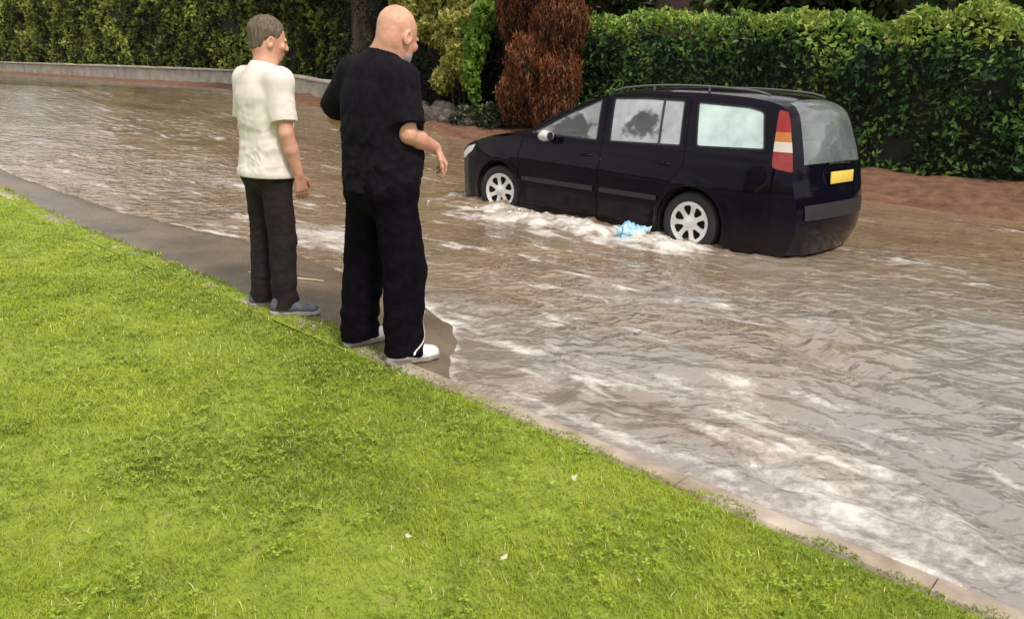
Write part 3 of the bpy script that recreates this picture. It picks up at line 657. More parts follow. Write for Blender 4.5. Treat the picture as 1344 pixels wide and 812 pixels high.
# white side stripe down the outside of the right trouser leg
for q, an, kn, hp in ((1, (.215, -.01, .085), (.185, .035, .50), (.115, 0, .90)),):
    sb = MB(); prev = None
    ztop = .62
    tr = [o for o in man.children if o.name.startswith('trousers')][0]
    vv = np.empty(len(tr.data.vertices) * 3); tr.data.vertices.foreach_get('co', vv); vv = vv.reshape(-1, 3)
    def skin_pt(z, ang):
        k = np.interp(z, [.05, .5, .9], [0, 1, 2]); cx_ = np.interp(k, [0, 1, 2], [.178, .155, .105]); cy_ = np.interp(k, [0, 1, 2], [0, .035, 0])
        dv = np.array([math.cos(ang), math.sin(ang)]); rel = vv[:, :2] - [cx_, cy_]
        msk = (np.abs(vv[:, 2] - z) < .008) & (rel @ dv > 0) & (np.abs(rel @ np.array([-dv[1], dv[0]])) < .012)
        rr = (rel[msk] @ dv).max() if msk.any() else .1
        return np.array([cx_, cy_, z]) + np.array([dv[0], dv[1], 0]) * (rr + .0035)
    for off in (0.0,):
        P = []; F = []
        zs = list(np.arange(.062, .30, .012))
        for i, z in enumerate(zs):
            an_ = .62 - .15 * math.sin(z * 22) - .5 * max(0, .12 - z) / .06
            w_ = .075
            P += [skin_pt(z, an_ + off - w_), skin_pt(z, an_ + off + w_)]
            if i: F.append((2 * i - 2, 2 * i - 1, 2 * i + 1, 2 * i))
        sb.add(P, F)
    sb.build('side_stripe', M['stripe'], tr)

spec2 = dict(
    lo=(-.48, -.34, -.01), hi=(.48, .40, 1.88), head=(.0, .05, 1.655), head_yaw=-.25, head_pitch=.15, nr=.058,
    J=dict(neck=(.0, .02, 1.50), shl=(-.185, .0, 1.42), ell=(-.235, -.01, 1.13), wrl=(-.235, .10, .90), shr=(.185, .0, 1.42), elr=(.245, -.01, 1.13), wrr=(.250, .06, .885),
           hpl=(-.09, .0, .86), knl=(-.115, .02, .47), anl=(-.13, -.01, .085), hpr=(.09, .0, .86), knr=(.115, .02, .47), anr=(.13, -.01, .085)),
    handl=((.05, .25, -1), (1, .1, 0), -1, .45), handr=((.0, .22, -1), (-1, .1, 0), 1, .45),
    torso=[((0, .0, .88), .178, .132), ((0, .01, 1.02), .164, .126), ((0, .0, 1.20), .165, .120), ((0, -.01, 1.33), .180, .115), ((0, -.015, 1.40), .140, .09)],
    hem=.86, sleeve=.78, sr=(.072, .076), pad=.014, hip=(.0, .05, .86, .125), leg=(.100, .082, .072), shirt_mat=M['white_shirt'], trouser_mat=M['brown_trouser'],
    foot_yaw=.08, foot_turn=-.55, shoe_mat=M['shoe_grey'], sock=True, laces=True)
man2, P2, R2 = person(on_kerb(2.22, -.02), ang_body, spec2, 'slim man in a white t-shirt, dark trousers and grey trainers')
s = SDF((-.2, -.2, 1.5), (.2, .3, 1.95), .005)
s.ell(P2(0, -.020, .040), (.087, .108, .096), .02, R2); s.ell(P2(0, -.060, -.03), (.066, .05, .06), .02, R2)
s.ell(P2(0, .085, -.02), (.10, .06, .085), .02, R2, mode='sub'); s.ell(P2(.09, -.0, -.04), (.03, .035, .05), .01, R2, mode='sub'); s.ell(P2(-.09, -.0, -.04), (.03, .035, .05), .01, R2, mode='sub')
sdf_obj('hair', s, M['hair'], man2, lambda V: .004 * noise(V * [60, 60, 20]) + .003 * noise(V * 25))

# ------------------------------------------------------------------ people carrier standing in the flood
def smooth_tab(xs, ys, n=400, w=9):
    X = np.linspace(xs[0], xs[-1], n); Y = np.interp(X, xs, ys); k = np.hanning(w * 2 + 1); k /= k.sum()
    Yp = np.pad(Y, w, mode='reflect', reflect_type='odd'); return X, np.convolve(Yp, k, 'valid')
_pz, _py = smooth_tab([.05, .2, .3, .42, .55, .7, .8, .9, 1.0, 1.06, 1.3, 1.5, 1.6], [.84, .86, .875, .885, .893, .905, .90, .89, .872, .85, .765, .685, .63], w=10)
_fx, _fw = smooth_tab([-3.75, -3.66, -3.5, -3.2, -2.7, .1, .4, .6, .75, .86, .92], [.84, .88, .945, .985, 1, 1, .985, .94, .865, .76, .68], w=6)
def SY(x, z): return np.interp(z, _pz, _py) * np.interp(x, _fx, _fw)
SIL = [(.66, .11), (.79, .20), (.865, .36), (.875, .50), (.855, .60), (.80, .69), (.66, .80), (.42, .885), (.14, .945), (-.15, .985), (-.38, 1.03), (-.62, 1.165), (-.92, 1.315), (-1.2, 1.425), (-1.5, 1.50), (-1.9, 1.545), (-2.35, 1.56), (-2.8, 1.55), (-3.15, 1.525), (-3.40, 1.475), (-3.50, 1.39), (-3.57, 1.2), (-3.63, 1.0), (-3.665, .80), (-3.70, .66), (-3.725, .5), (-3.72, .32), (-3.66, .14)]
def catmull(P, n=5):
    P = [np.array(p, float) for p in P]; out = []
    for i in range(len(P) - 1):
        p0, p1, p2, p3 = P[max(i - 1, 0)], P[i], P[i + 1], P[min(i + 2, len(P) - 1)]
        for k in range(n):
            t = k / n; out.append(.5 * (2 * p1 + (p2 - p0) * t + (2 * p0 - 5 * p1 + 4 * p2 - p3) * t * t + (3 * p1 - p0 - 3 * p2 + p3) * t ** 3))
    out.append(P[-1]); return np.array(out)
EDGE = catmull(SIL, 5)
def inset(P, d):
    P = [np.array(p, float) for p in P]; n = len(P); ar = sum(P[i][0] * P[(i + 1) % n][1] - P[(i + 1) % n][0] * P[i][1] for i in range(n)); sg = 1 if ar > 0 else -1; out = []
    for i in range(n):
        a, b, c = P[i - 1], P[i], P[(i + 1) % n]; u = (b - a) / np.linalg.norm(b - a); v = (c - b) / np.linalg.norm(c - b)
        n1 = np.array([-u[1], u[0]]) * sg; n2_ = np.array([-v[1], v[0]]) * sg; m = n1 + n2_; m /= np.linalg.norm(m); out.append(b + m * d / max(m @ n1, .5))
    return np.array(out)
def rounded(P, r=.03, n=4):
    P = [np.array(p, float) for p in P]; out = []
    for i in range(len(P)):
        a, b, c = P[i - 1], P[i], P[(i + 1) % len(P)]; u = a - b; v = c - b; lu, lv = np.linalg.norm(u), np.linalg.norm(v); q = min(r, lu * .4, lv * .4)
        p, s_ = b + u / lu * q, b + v / lv * q
        for k in range(n + 1):
            t = k / n; out.append((1 - t) ** 2 * p + 2 * t * (1 - t) * b + t * t * s_)
    return np.array(out)
def dens(P, step=.05, closed=True):
    out = []; n = len(P)
    for i in range(n if closed else n - 1):
        a, b = np.array(P[i], float), np.array(P[(i + 1) % n], float); k = max(1, int(np.linalg.norm(b - a) / step))
        out += [a + (b - a) * j / k for j in range(k)]
    return np.array(out)
def inpoly(X, Y, P):
    r = np.zeros(np.shape(X), bool); n = len(P)
    for i in range(n):
        x1, y1 = P[i]; x2, y2 = P[(i + 1) % n]
        c = (y1 > Y) != (y2 > Y); r ^= c & (X < (x2 - x1) * (Y - y1) / (y2 - y1 + 1e-12) + x1)
    return r
# outlines in the side view (x forward, z up)
WZ = 1.0
win_f = rounded([(-.60, 1.075), (-.40, 1.035), (-1.455, 1.015), (-1.40, 1.475), (-1.26, 1.405), (-.98, 1.285)][1:], .03)
win_f = rounded([(-.47, 1.04), (-1.46, 1.020), (-1.385, 1.462), (-1.21, 1.385), (-.95, 1.275), (-.66, 1.125)], .03)
win_r = rounded([(-1.62, 1.022), (-2.50, 1.045), (-2.41, 1.485), (-1.95, 1.492), (-1.53, 1.475)], .035)
win_q = rounded([(-2.665, 1.052), (-3.37, 1.075), (-3.27, 1.42), (-3.12, 1.455), (-2.55, 1.478)], .04)
def arch(cx, r=.368, a0=-20, a1=200, n=30): return [(cx + r * math.cos(math.radians(a0 + (a1 - a0) * k / n)), .31 + r * math.sin(math.radians(a0 + (a1 - a0) * k / n))) for k in range(n + 1)]
sill = .12
fa = [p for p in arch(0) if p[1] > sill]; ra = [p for p in arch(-2.69) if p[1] > sill]
i0 = np.argmax(EDGE[:, 1] > sill)
outer = [tuple(p) for p in EDGE[i0:]]                      # nose, over the roof, to the tail
while outer[-1][1] < sill: outer.pop()
outer += [(-3.63, sill)] + [(ra[-1][0] - .05, sill)] + ra[::-1] + [(ra[0][0] + .05, sill)] + [(fa[-1][0] - .05, sill)] + fa[::-1] + [(fa[0][0] + .05, sill)]
outer = dens(outer, .06)
door_f = rounded([(-.345, .20), (-1.50, .20), (-1.535, .98), (-1.45, 1.492), (-1.20, 1.408), (-.93, 1.298), (-.60, 1.135), (-.385, 1.005), (-.33, .8)], .03)
door_r = rounded([(-1.512, .20), (-2.235, .20), (-2.29, .50), (-2.46, .72), (-2.575, .86), (-2.565, 1.04), (-2.47, 1.512), (-1.95, 1.522), (-1.462, 1.498), (-1.547, .98)], .03)
lamp = rounded([(.845, .61), (.78, .695), (.60, .80), (.43, .845), (.50, .755), (.68, .66)], .03)
tail = rounded([(-3.50, 1.42), (-3.395, 1.44), (-3.44, 1.12), (-3.47, .93), (-3.655, .90), (-3.60, 1.16)], .03)
car = empty('parked_car', (CO[0], CO[1], 0.0), math.atan2(CF[1], CF[0]), label='black people carrier with silver wheels standing hub deep in the flood', cat='car')
def side_regions():
    polys = [outer, dens(door_f, .06), dens(door_r, .06), dens(inset(door_f, .007), .06), dens(inset(door_r, .007), .06),
             dens(win_f, .05), dens(win_r, .05), dens(win_q, .05), dens(inset(win_f, .016), .05), dens(inset(win_r, .016), .05), dens(inset(win_q, .016), .05), dens(lamp, .04), dens(tail, .04)]
    V = []; E_ = []
    for P in polys:
        n0 = len(V); V += [Vector((float(a), float(b))) for a, b in P]; E_ += [(n0 + i, n0 + (i + 1) % len(P)) for i in range(len(P))]
    gx, gz = np.meshgrid(np.arange(-3.72, .88, .045), np.arange(.13, 1.56, .045)); gx = gx + .022 * (np.arange(gx.shape[0])[:, None] % 2)
    ok = inpoly(gx, gz, outer)
    V += [Vector((float(a), float(b))) for a, b in zip(gx[ok], gz[ok])]
    v, e, f, _, _, _ = delaunay_2d_cdt(V, E_, [], 0, 1e-5)
    v = np.array([(q.x, q.y) for q in v]); f = np.array(f); c = v[f].mean(1); X, Y = c[:, 0], c[:, 1]
    IN = lambda P: inpoly(X, Y, P)
    o = IN(outer); reg = np.full(len(f), 'none', dtype='U12'); reg[o] = 'body'
    reg[o & IN(door_f)] = 'gap'; reg[o & IN(door_r)] = 'gap'; reg[o & IN(inset(door_f, .007))] = 'door_f'; reg[o & IN(inset(door_r, .007))] = 'door_r'
    for w, nme in ((win_f, 'wf'), (win_r, 'wr'), (win_q, 'wq')):
        reg[IN(w)] = 's' + nme; reg[IN(inset(w, .016))] = nme
    reg[o & IN(lamp)] = 'lamp'; reg[o & IN(tail)] = 'tail'
    return v, f, reg
v2, f2, reg = side_regions()
def side_mesh(rg, sgn, push=0.0, thick=0.0):
    rg = [rg] if isinstance(rg, str) else rg; m = np.isin(reg, rg); F = f2[m]; u, inv = np.unique(F, return_inverse=True); F = inv.reshape(-1, 3)
    x, z = v2[u, 0], v2[u, 1]; y = SY(x, z) + push
    if 'lamp' not in rg and 'tail' not in rg:
        # swage line, flared arches and slightly sunken sill
        y = y + .010 * np.exp(-((z - .74 - .02 * x) / .045) ** 2) * (x < .3) * (x > -3.4)
        for cx in (0, -2.69):
            r = np.hypot(x - cx, z - .31); y = y + .016 * np.exp(-((r - .385) / .035) ** 2)
        y = y - .014 * (z < .40) * (x < -.4) * (x > -2.3)
    V = np.stack([x, y * sgn, z], 1)
    if sgn > 0: F = F[:, ::-1]
    # outward normals
    a, b, c = V[F[:, 0]], V[F[:, 1]], V[F[:, 2]]; nn = np.cross(b - a, c - a); fl = (nn[:, 1] * sgn) < 0; F[fl] = F[fl][:, ::-1]
    return V, F
def sideobj(name, rg, sgn, m, parent, push=0.0):
    V, F = side_mesh(rg, sgn, push); return link(name, npmesh(name, V, F), m, parent)
# strips that close the car across its width: nose, bonnet, windscreen, roof, tailgate
def crown(u):   # bulge of the centre line along the outline, by index in SIL
    return np.interp(u, [0, 2, 4, 6, 9, 11, 14, 17, 19, 21, 24, 27], [.13, .17, .15, .085, .06, .085, .065, .06, .07, .085, .10, .08])
NE = len(EDGE); U_ = np.arange(NE) / 5.0
tan = np.gradient(EDGE, axis=0); tan /= np.linalg.norm(tan, axis=1)[:, None]; nor = np.stack([-tan[:, 1], tan[:, 0]], 1) * -1
if nor[int(16 * 5)][1] < 0: nor = -nor
VS = np.linspace(-1, 1, 33)
cut_w = lambda u: np.interp(u, [0, 30], [0, 0])
PT = np.zeros((NE, 33, 3))
for i in range(NE):
    x, z = EDGE[i]; ye = float(SY(np.array(x), np.array(z)))
    cpr = (1 - np.abs(VS) ** 2.6) * crown(U_[i])
    PT[i, :, 0] = x + nor[i, 0] * cpr; PT[i, :, 2] = z + nor[i, 1] * cpr; PT[i, :, 1] = VS * ye
def strip(u0, u1, v0=-1, v1=1, off=0.0, name='x', m=None, parent=None, nu=None):
    us = np.arange(NE); a, b = int(round(u0 * 5)), int(round(u1 * 5)); cols = np.where((VS >= v0 - 1e-6) & (VS <= v1 + 1e-6))[0]
    P = PT[a:b + 1][:, cols].copy()
    if off: P = P + off * np.stack([nor[a:b + 1, 0], nor[a:b + 1, 0] * 0, nor[a:b + 1, 1]], -1)[:, None, :]
    n, k = P.shape[:2]; i = np.arange(n * k).reshape(n, k); F = np.stack([i[:-1, :-1], i[1:, :-1], i[1:, 1:], i[:-1, 1:]], -1).reshape(-1, 4)
    V = P.reshape(-1, 3); a_, b_, c_ = V[F[:, 0]], V[F[:, 1]], V[F[:, 2]]; nn = np.cross(b_ - a_, c_ - a_)
    ce = V[F].mean(1) - np.array([-1.6, 0, .7]); fl = (nn * ce).sum(1) < 0; F[fl] = F[fl][:, ::-1]
    return V, F
def merge(L):
    V = []; F = []; n = 0
    for v, f in L:
        f = np.asarray(f)
        if f.shape[1] == 4: f = np.concatenate([f[:, [0, 1, 2]], f[:, [0, 2, 3]]])
        V.append(v); F.append(f + n); n += len(v)
    return np.concatenate(V), np.concatenate(F)
sv = VS
bodyparts = [side_mesh('body', 1), side_mesh('body', -1)]
bodyparts += [strip(0, 5.4), strip(13.8, 19.0), strip(23.4, 27)]
bodyparts += [strip(10.4, 13.8, -1, -.875), strip(10.4, 13.8, .875, 1), strip(19.0, 22.2, -1, -.8125), strip(19.0, 22.2, .8125, 1), strip(22.2, 23.4)]
V, F = merge(bodyparts); body = link('body', npmesh('body', V, F), M['paint'], car)
V, F = strip(5.4, 9.8, off=.004); link('bonnet', npmesh('bonnet', V, F), M['paint'], car)
V, F = strip(9.8, 10.4); link('scuttle', npmesh('scuttle', V, F), M['trim'], car)
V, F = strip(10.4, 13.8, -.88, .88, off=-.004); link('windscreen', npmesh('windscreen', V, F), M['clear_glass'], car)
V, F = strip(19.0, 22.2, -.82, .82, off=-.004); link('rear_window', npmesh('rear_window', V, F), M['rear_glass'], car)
for sg in (1, -1):
    V, F = side_mesh(['gap', 'door_f', 'door_r'], sg, -.014)
    link('door_jamb', npmesh('door_jamb', V, F), M['rubber'], body)
    for rg, wn in (('door_f', 'wf'), ('door_r', 'wr')):
        dr = sideobj('door', rg, sg, M['paint'], car)
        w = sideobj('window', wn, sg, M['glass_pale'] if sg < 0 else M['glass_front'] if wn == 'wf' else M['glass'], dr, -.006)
        sideobj('window_seal', 's' + wn, sg, M['rubber'], dr, -.001)
        hx = -1.33 if wn == 'wf' else -2.33
        hb = MB(); y = float(SY(np.array(hx), np.array(.86))) + .018
        hb.tube([(hx + .10, sg * (y - .02), .862), (hx + .075, sg * (y + .012), .864), (hx, sg * (y + .02), .867), (hx - .075, sg * (y + .012), .868), (hx - .10, sg * (y - .02), .868)], [.011, .013, .014, .013, .011], 8)
        hb.build('handle', M['paint'], dr)
        if wn == 'wr':
            db = MB(); P0 = (-2.245, 1.03); P1 = (-2.165, 1.49)
            pts = [(P0[0] + (P1[0] - P0[0]) * k / 6, P0[1] + (P1[1] - P0[1]) * k / 6) for k in range(7)]
            db.tube([(a, sg * (float(SY(np.array(a), np.array(b))) - .002), b) for a, b in pts], .011, 6); db.build('window_divider', M['rubber'], dr)
        # protective strip along the door
        x0, x1 = (-.40, -1.47) if wn == 'wf' else (-1.56, -2.30)
        st_ = MB(); n = 8
        for k in range(n): pass
        xs = np.linspace(x0, x1, 9); P = []; Fq = []
        for k, x in enumerate(xs):
            for zz, pu in ((.485, -.001), (.49, .014), (.535, .014), (.54, -.001)):
                P.append((x, sg * (float(SY(np.array(x), np.array(zz))) + pu + .002), zz))
            if k:
                for j in range(3): Fq.append((4 * k - 4 + j, 4 * k - 3 + j, 4 * k + 1 + j, 4 * k + j))
        st_.add(P, Fq); st_.build('rubbing_strip', M['trim'], dr)
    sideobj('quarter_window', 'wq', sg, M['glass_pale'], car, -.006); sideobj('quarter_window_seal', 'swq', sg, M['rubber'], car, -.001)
    sideobj('headlight', 'lamp', sg, M['lens'], car, .003); sideobj('tail_lamp', 'tail', sg, M['redlens'], car, .004)
    # wheel arch liners
    for cx in (0, -2.69):
        lb = MB(); pr = [(.372, .90 if 0 else .87), (.372, .55), (.05, .55)]
        P = []; Fq = []
        for k in range(25):
            a = math.radians(-25 + 230 * k / 24)
            for r, y in ((.372, .868), (.372, .58), (.02, .58)): P.append((cx + r * math.cos(a), sg * y, .31 + r * math.sin(a)))
            if k:
                for j in range(2): Fq.append((3 * k - 3 + j, 3 * k - 2 + j, 3 * k + 1 + j, 3 * k + j))
        lb.add(P, Fq); lb.build('arch_liner', M['rubber'], car)
    # mirror with arm
    s_ = SDF((-.75, .86, .96), (-.45, 1.12, 1.16), .008)
    s_.ell((-.60, .965, 1.055), (.060, .085, .062), .02); s_.ell((-.58, .965, 1.05), (.075, .065, .048), .03)
    s_.cone((-.59, .86, 1.035), (-.60, .95, 1.045), .028, .03, .02)
    s_.ell((-.655, .965, 1.055), (.018, .082, .055), .01)
    Vm, Qm = s_.mesh()
    if sg < 0: Vm[:, 1] *= -1; Qm = Qm[:, ::-1]
    Vm[:, 0] -= .2; Vm[:, 2] -= .025; mo = link('mirror', npmesh('mirror', Vm, Qm), M['silver'], car)
    gb = MB(); gb.lathe([(.0001, 0), (.045, 0), (.047, .003)], 20, 'x', (-.878, sg * .965, 1.03)); g_ = gb.build('mirror_glass', M['trim'], mo)
    # roof rail
    rb = MB(); xs = np.linspace(-1.45, -3.25, 15); pts = []
    for k, x in enumerate(xs):
        z = np.interp(x, EDGE[::-1, 0][5:-30] if 0 else np.sort(EDGE[60:100, 0]), EDGE[60:100, 1][np.argsort(EDGE[60:100, 0])]); up = .014 if 0 < k < 14 else .0
        pts.append((x, sg * .60, z + .05 + up))
    rb.tube(pts, .011, 8); 
    for k in (4, 9): rb.tube([(pts[k][0], sg * .60, pts[k][2] - .05), pts[k]], .012, 6)
    rb.build('roof_rail', M['roofrail'], car)
# mirror the front grille, plates, wiper, rear bumper details
V, F = strip(1.2, 2.2, -.5, .5, off=.006); link('lower_grille', npmesh('lower_grille', V, F), M['trim'], car)
V, F = strip(3.4, 4.4, -.44, .44, off=.006); link('grille', npmesh('grille', V, F), M['trim'], car)
pb = MB(); pb.box((-3.782, 0, .84), (.012, .52, .112), Matrix.Rotation(math.radians(4), 3, 'Y'), .004); pb.build('number_plate', M['plate'], car)
V, F = strip(24.4, 25.2, -.88, .88, off=.010); link('bumper_strip', npmesh('bumper_strip', V, F), M['trim'], car)
wb = MB(); wb.tube([(-3.66, 0.0, 1.075), (-3.665, -.05, 1.09), (-3.62, -.38, 1.17)], [.012, .009, .006], 6); wb.build('rear_wiper', M['rubber'], car)
bb = MB(); bb.tube([(-3.735, -.25, .97), (-3.752, -.1, .975), (-3.752, .1, .975), (-3.735, .25, .97)], .012, 6); bb.build('tailgate_handle', M['paint'], car)
ub = MB(); ub.box((-1.35, 0, .26), (3.6, 1.05, .12), None, .02); ub.build('underbody', M['rubber'], car)
# wheels
def wheel_meshes():
    ty = MB(); prof = []
    for k in range(13):
        a = math.pi * k / 12; prof.append((.262 + .052 * math.sin(a) ** .55, -.098 * math.cos(a)))
    prof = [(.205, -.085), (.24, -.100)] + prof + [(.24, .100), (.205, .085)]
    ty.lathe(prof, 48)
    # cover: flat disc with seven teardrop holes
    holes = []
    for k in range(7):
        a = 2 * math.pi * (k + .25) / 7; ca, sa = math.cos(a), math.sin(a)
        loc = [(.074, .0), (.086, .015), (.120, .033), (.152, .044), (.172, .036), (.178, 0), (.172, -.036), (.152, -.044), (.120, -.033), (.086, -.015)]
        holes.append([(r * ca - q * sa, r * sa + q * ca) for r, q in rounded(loc, .012, 2)])
    circ = [(.213 * math.cos(2 * math.pi * k / 56), .213 * math.sin(2 * math.pi * k / 56)) for k in range(56)]
    V = []; E_ = []
    for P in [circ] + holes:
        n0 = len(V); V += [Vector(p) for p in P]; E_ += [(n0 + i, n0 + (i + 1) % len(P)) for i in range(len(P))]
    for r in (.025, .045, .065, .083, .11, .14, .178, .19, .203):
        for k in range(28): V.append(Vector((r * math.cos(2 * math.pi * (k + .5) / 28), r * math.sin(2 * math.pi * (k + .5) / 28))))
    v, e, f, _, _, _ = delaunay_2d_cdt(V, E_, [], 0, 1e-6); v = np.array([(q.x, q.y) for q in v]); f = np.array(f); c = v[f].mean(1)
    ok = inpoly(c[:, 0], c[:, 1], circ)
    for h_ in holes: ok &= ~inpoly(c[:, 0], c[:, 1], h_)
    f = f[ok]; r = np.hypot(v[:, 0], v[:, 1])
    y = np.interp(r, [0, .03, .036, .045, .075, .17, .187, .2, .213], [.088, .087, .078, .079, .073, .079, .083, .096, .088])
    u, inv = np.unique(f, return_inverse=True); F = inv.reshape(-1, 3); Vt = np.stack([v[u, 0], y[u], v[u, 1]], 1); Vb = Vt - [0, .012, 0]
    n = len(Vt); ed = {}
    for a_, b_, c_ in F:
        for p, q in ((a_, b_), (b_, c_), (c_, a_)): ed[(p, q)] = ed.get((p, q), 0) + 1
    Fs = [(p, q, q + n) for (p, q) in ed if (q, p) not in ed] + [(p, q + n, p + n) for (p, q) in ed if (q, p) not in ed]
    rim = MB(); rim.v = [tuple(p) for p in np.concatenate([Vt, Vb])]; rim.f = [tuple(q) for q in F] + [tuple(q + n) for q in F[:, ::-1]] + Fs
    bk = MB(); bk.lathe([(.0001, .03), (.15, .02), (.205, .06), (.206, .08)], 32)
    return ty, rim, bk
ty, rim, bk = wheel_meshes()
proto = []
for k, (cx, sg) in enumerate(((0, 1), (-2.69, 1), (0, -1), (-2.69, -1))):
    we = bpy.data.objects.new('wheel', None)
    if k == 0:
        w0 = ty.build('wheel', M['rubber'], car); r0 = rim.build('wheel_cover', M['alloy'], w0); b0 = bk.build('brake_disc', M['rubber'], w0)
        wh = w0
    else:
        wh = w0.copy(); COL.objects.link(wh); wh.parent = car
        for ch_ in (r0, b0):
            c2 = ch_.copy(); COL.objects.link(c2); c2.parent = wh
    bpy.data.objects.remove(we)
    wh.location = (cx, sg * .785, .312); wh.rotation_euler = (0, .5 * k + .2, 0 if sg > 0 else math.pi)
    if cx == 0: wh.rotation_euler[2] += math.radians(9)
# interior
ib = MB(); ib.box((-1.95, 0, .36), (2.9, 1.45, .06), None, .02); ib.build('floor_tub', M['interior'], car)
ib = MB(); ib.box((-.62, 0, .90), (.40, 1.42, .22), None, .08); ib.box((-.78, .38, .98), (.16, .40, .10), None, .04); ib.build('dashboard', M['interior'], car)
sw = MB(); cwx, cwy, cwz = -.98, .37, 1.03; RR = Matrix.Rotation(math.radians(-62), 3, 'Y')
ring = [Vector((cwx, cwy, cwz)) + RR @ Vector((.18 * math.cos(2 * math.pi * k / 28), .18 * math.sin(2 * math.pi * k / 28), 0)) for k in range(29)]
sw.tube(ring, .014, 8, False)
for a in (0, 130, 230): sw.tube([Vector((cwx, cwy, cwz)), Vector((cwx, cwy, cwz)) + RR @ Vector((.175 * math.cos(math.radians(a)), .175 * math.sin(math.radians(a)), 0))], .013, 6)
sw.tube([(cwx, cwy, cwz), (cwx + .2, cwy, cwz - .1)], .035, 8); sw.build('steering_wheel', M['trim'], car)
def seat(x, y, w):
    b = MB(); b.box((x, y, .56), (.50, w, .16), None, .06); b.box((x - .30, y, .84), (.13, w, .60), Matrix.Rotation(math.radians(-14), 3, 'Y'), .055)
    for q in ([0] if w < .7 else [-.45, 0, .45]):
        b.tube([(x - .37, y + q, 1.10), (x - .395, y + q, 1.20)], .012, 6); b.box((x - .40, y + q, 1.235), (.09, .25, .15), Matrix.Rotation(math.radians(-10), 3, 'Y'), .04)
    b.build('seat', M['interior'], car)
seat(-1.25, .37, .5); seat(-1.25, -.37, .5); seat(-2.15, 0, 1.3); seat(-2.95, 0, 1.15)
cb = SDF((-2.45, .2, .6), (-1.7, .72, 1.46), .012)
cb.ell((-2.10, .47, 1.12), (.25, .20, .27), .01); cb.ell((-1.98, .47, 1.10), (.25, .155, .22), .01, mode='sub'); cb.cone((-2.0, .47, .72), (-2.2, .47, .95), .16, .15, .05)
sdf_obj('child_seat', cb, M['trim'], car)
cb = MB(); cb.box((-2.12, .47, 1.0), (.10, .22, .32), Matrix.Rotation(math.radians(-18), 3, 'Y'), .045); cb.build('seat_cushion', M['seatpink'], car)

# crumpled blue carrier bag beside the rear wheel
bx_ = SDF((-.22, -.2, -.12), (.22, .2, .16), .006)
for k in range(9):
    a = k * 2.4; bx_.ell((.085 * math.cos(a) * (.4 + .07 * k), .06 * math.sin(a), .012 + .03 * random.random()), (random.uniform(.035, .06), random.uniform(.03, .05), random.uniform(.025, .05)), .01)
bx_.cone((.09, 0, .03), (.16, .02, .055), .02, .008, .01); bx_.cone((-.09, .01, .03), (-.15, -.01, .06), .02, .007, .01)
wx_, wy_ = CO + CF * (-2.17) + CL * 1.10
mbag, nt, b = mat('pale_blue_plastic'); b.inputs['Base Color'].default_value = (.22, .52, .68, 1); b.inputs['Roughness'].default_value = .3; b.inputs['Transmission Weight'].default_value = .15
n = noisenode(nt, 16, 4); r = ramp(nt, [(.35, (.14, .42, .62)), (.65, (.62, .80, .88))], n.outputs['Fac']); nt.links.new(r.outputs[0], b.inputs['Base Color'])
bag = sdf_obj('plastic_bag', bx_, mbag, None, lambda V: .014 * (np.abs(noise(V * 24)) * 2 - .6) + .005 * noise(V * 60))
bag.location = (wx_, wy_, WL + .05); bag.scale = (1.25, 1.25, 1.5); tag(bag, 'crumpled pale blue plastic bag floating by the car', 'plastic bag')
# splash thrown up where the current breaks on the wheels and along the sill
def splash(name, cx, cy, n, sx, sy, hz, label):
    V = []; F = []; k = 0
    for i in range(n):
        px, py = rng.normal(0, sx), rng.normal(0, sy); r = random.uniform(.002, .009) * (1 if random.random() < .85 else 1.8); z = WL + .01 + abs(rng.normal(0, hz)) * math.exp(-(px / sx) ** 2 * .4)
        c = np.array([cx, cy]) ; q = c[0] + px, c[1] + py; a = CO + CF * q[0] + CL * q[1]
        st_ = random.uniform(.8, 2.2)
        P = [(r * st_, 0, 0), (-r * st_, 0, 0), (0, r, 0), (0, -r, 0), (0, 0, r), (0, 0, -r)]
        R_ = np.array(Matrix.Rotation(random.uniform(0, 6), 3, 'Z') @ Matrix.Rotation(random.uniform(-1, 1), 3, 'Y'))
        V += [R_ @ np.array(p) + [a[0], a[1], z] for p in P]; F += [(k + a_, k + b_, k + c_) for a_, b_, c_ in ((0, 2, 4), (2, 1, 4), (1, 3, 4), (3, 0, 4), (2, 0, 5), (1, 2, 5), (3, 1, 5), (0, 3, 5))]; k += 6
    o = link(name, npmesh(name, V, F), mfoam); tag(o, label, 'water splash', kind='stuff')
mfoam = mk('white_foam', (.62, .58, .54), (.8, .77, .73), .6, 40)
splash('splash', -.55, 1.08, 900, .34, .07, .028, 'white splash churning along the sill behind the front wheel')
splash('splash', -2.55, 1.02, 320, .13, .05, .03, 'small white splash against the rear wheel')
splash('splash', .80, .45, 350, .10, .35, .02, 'thin white splash around the nose of the car')

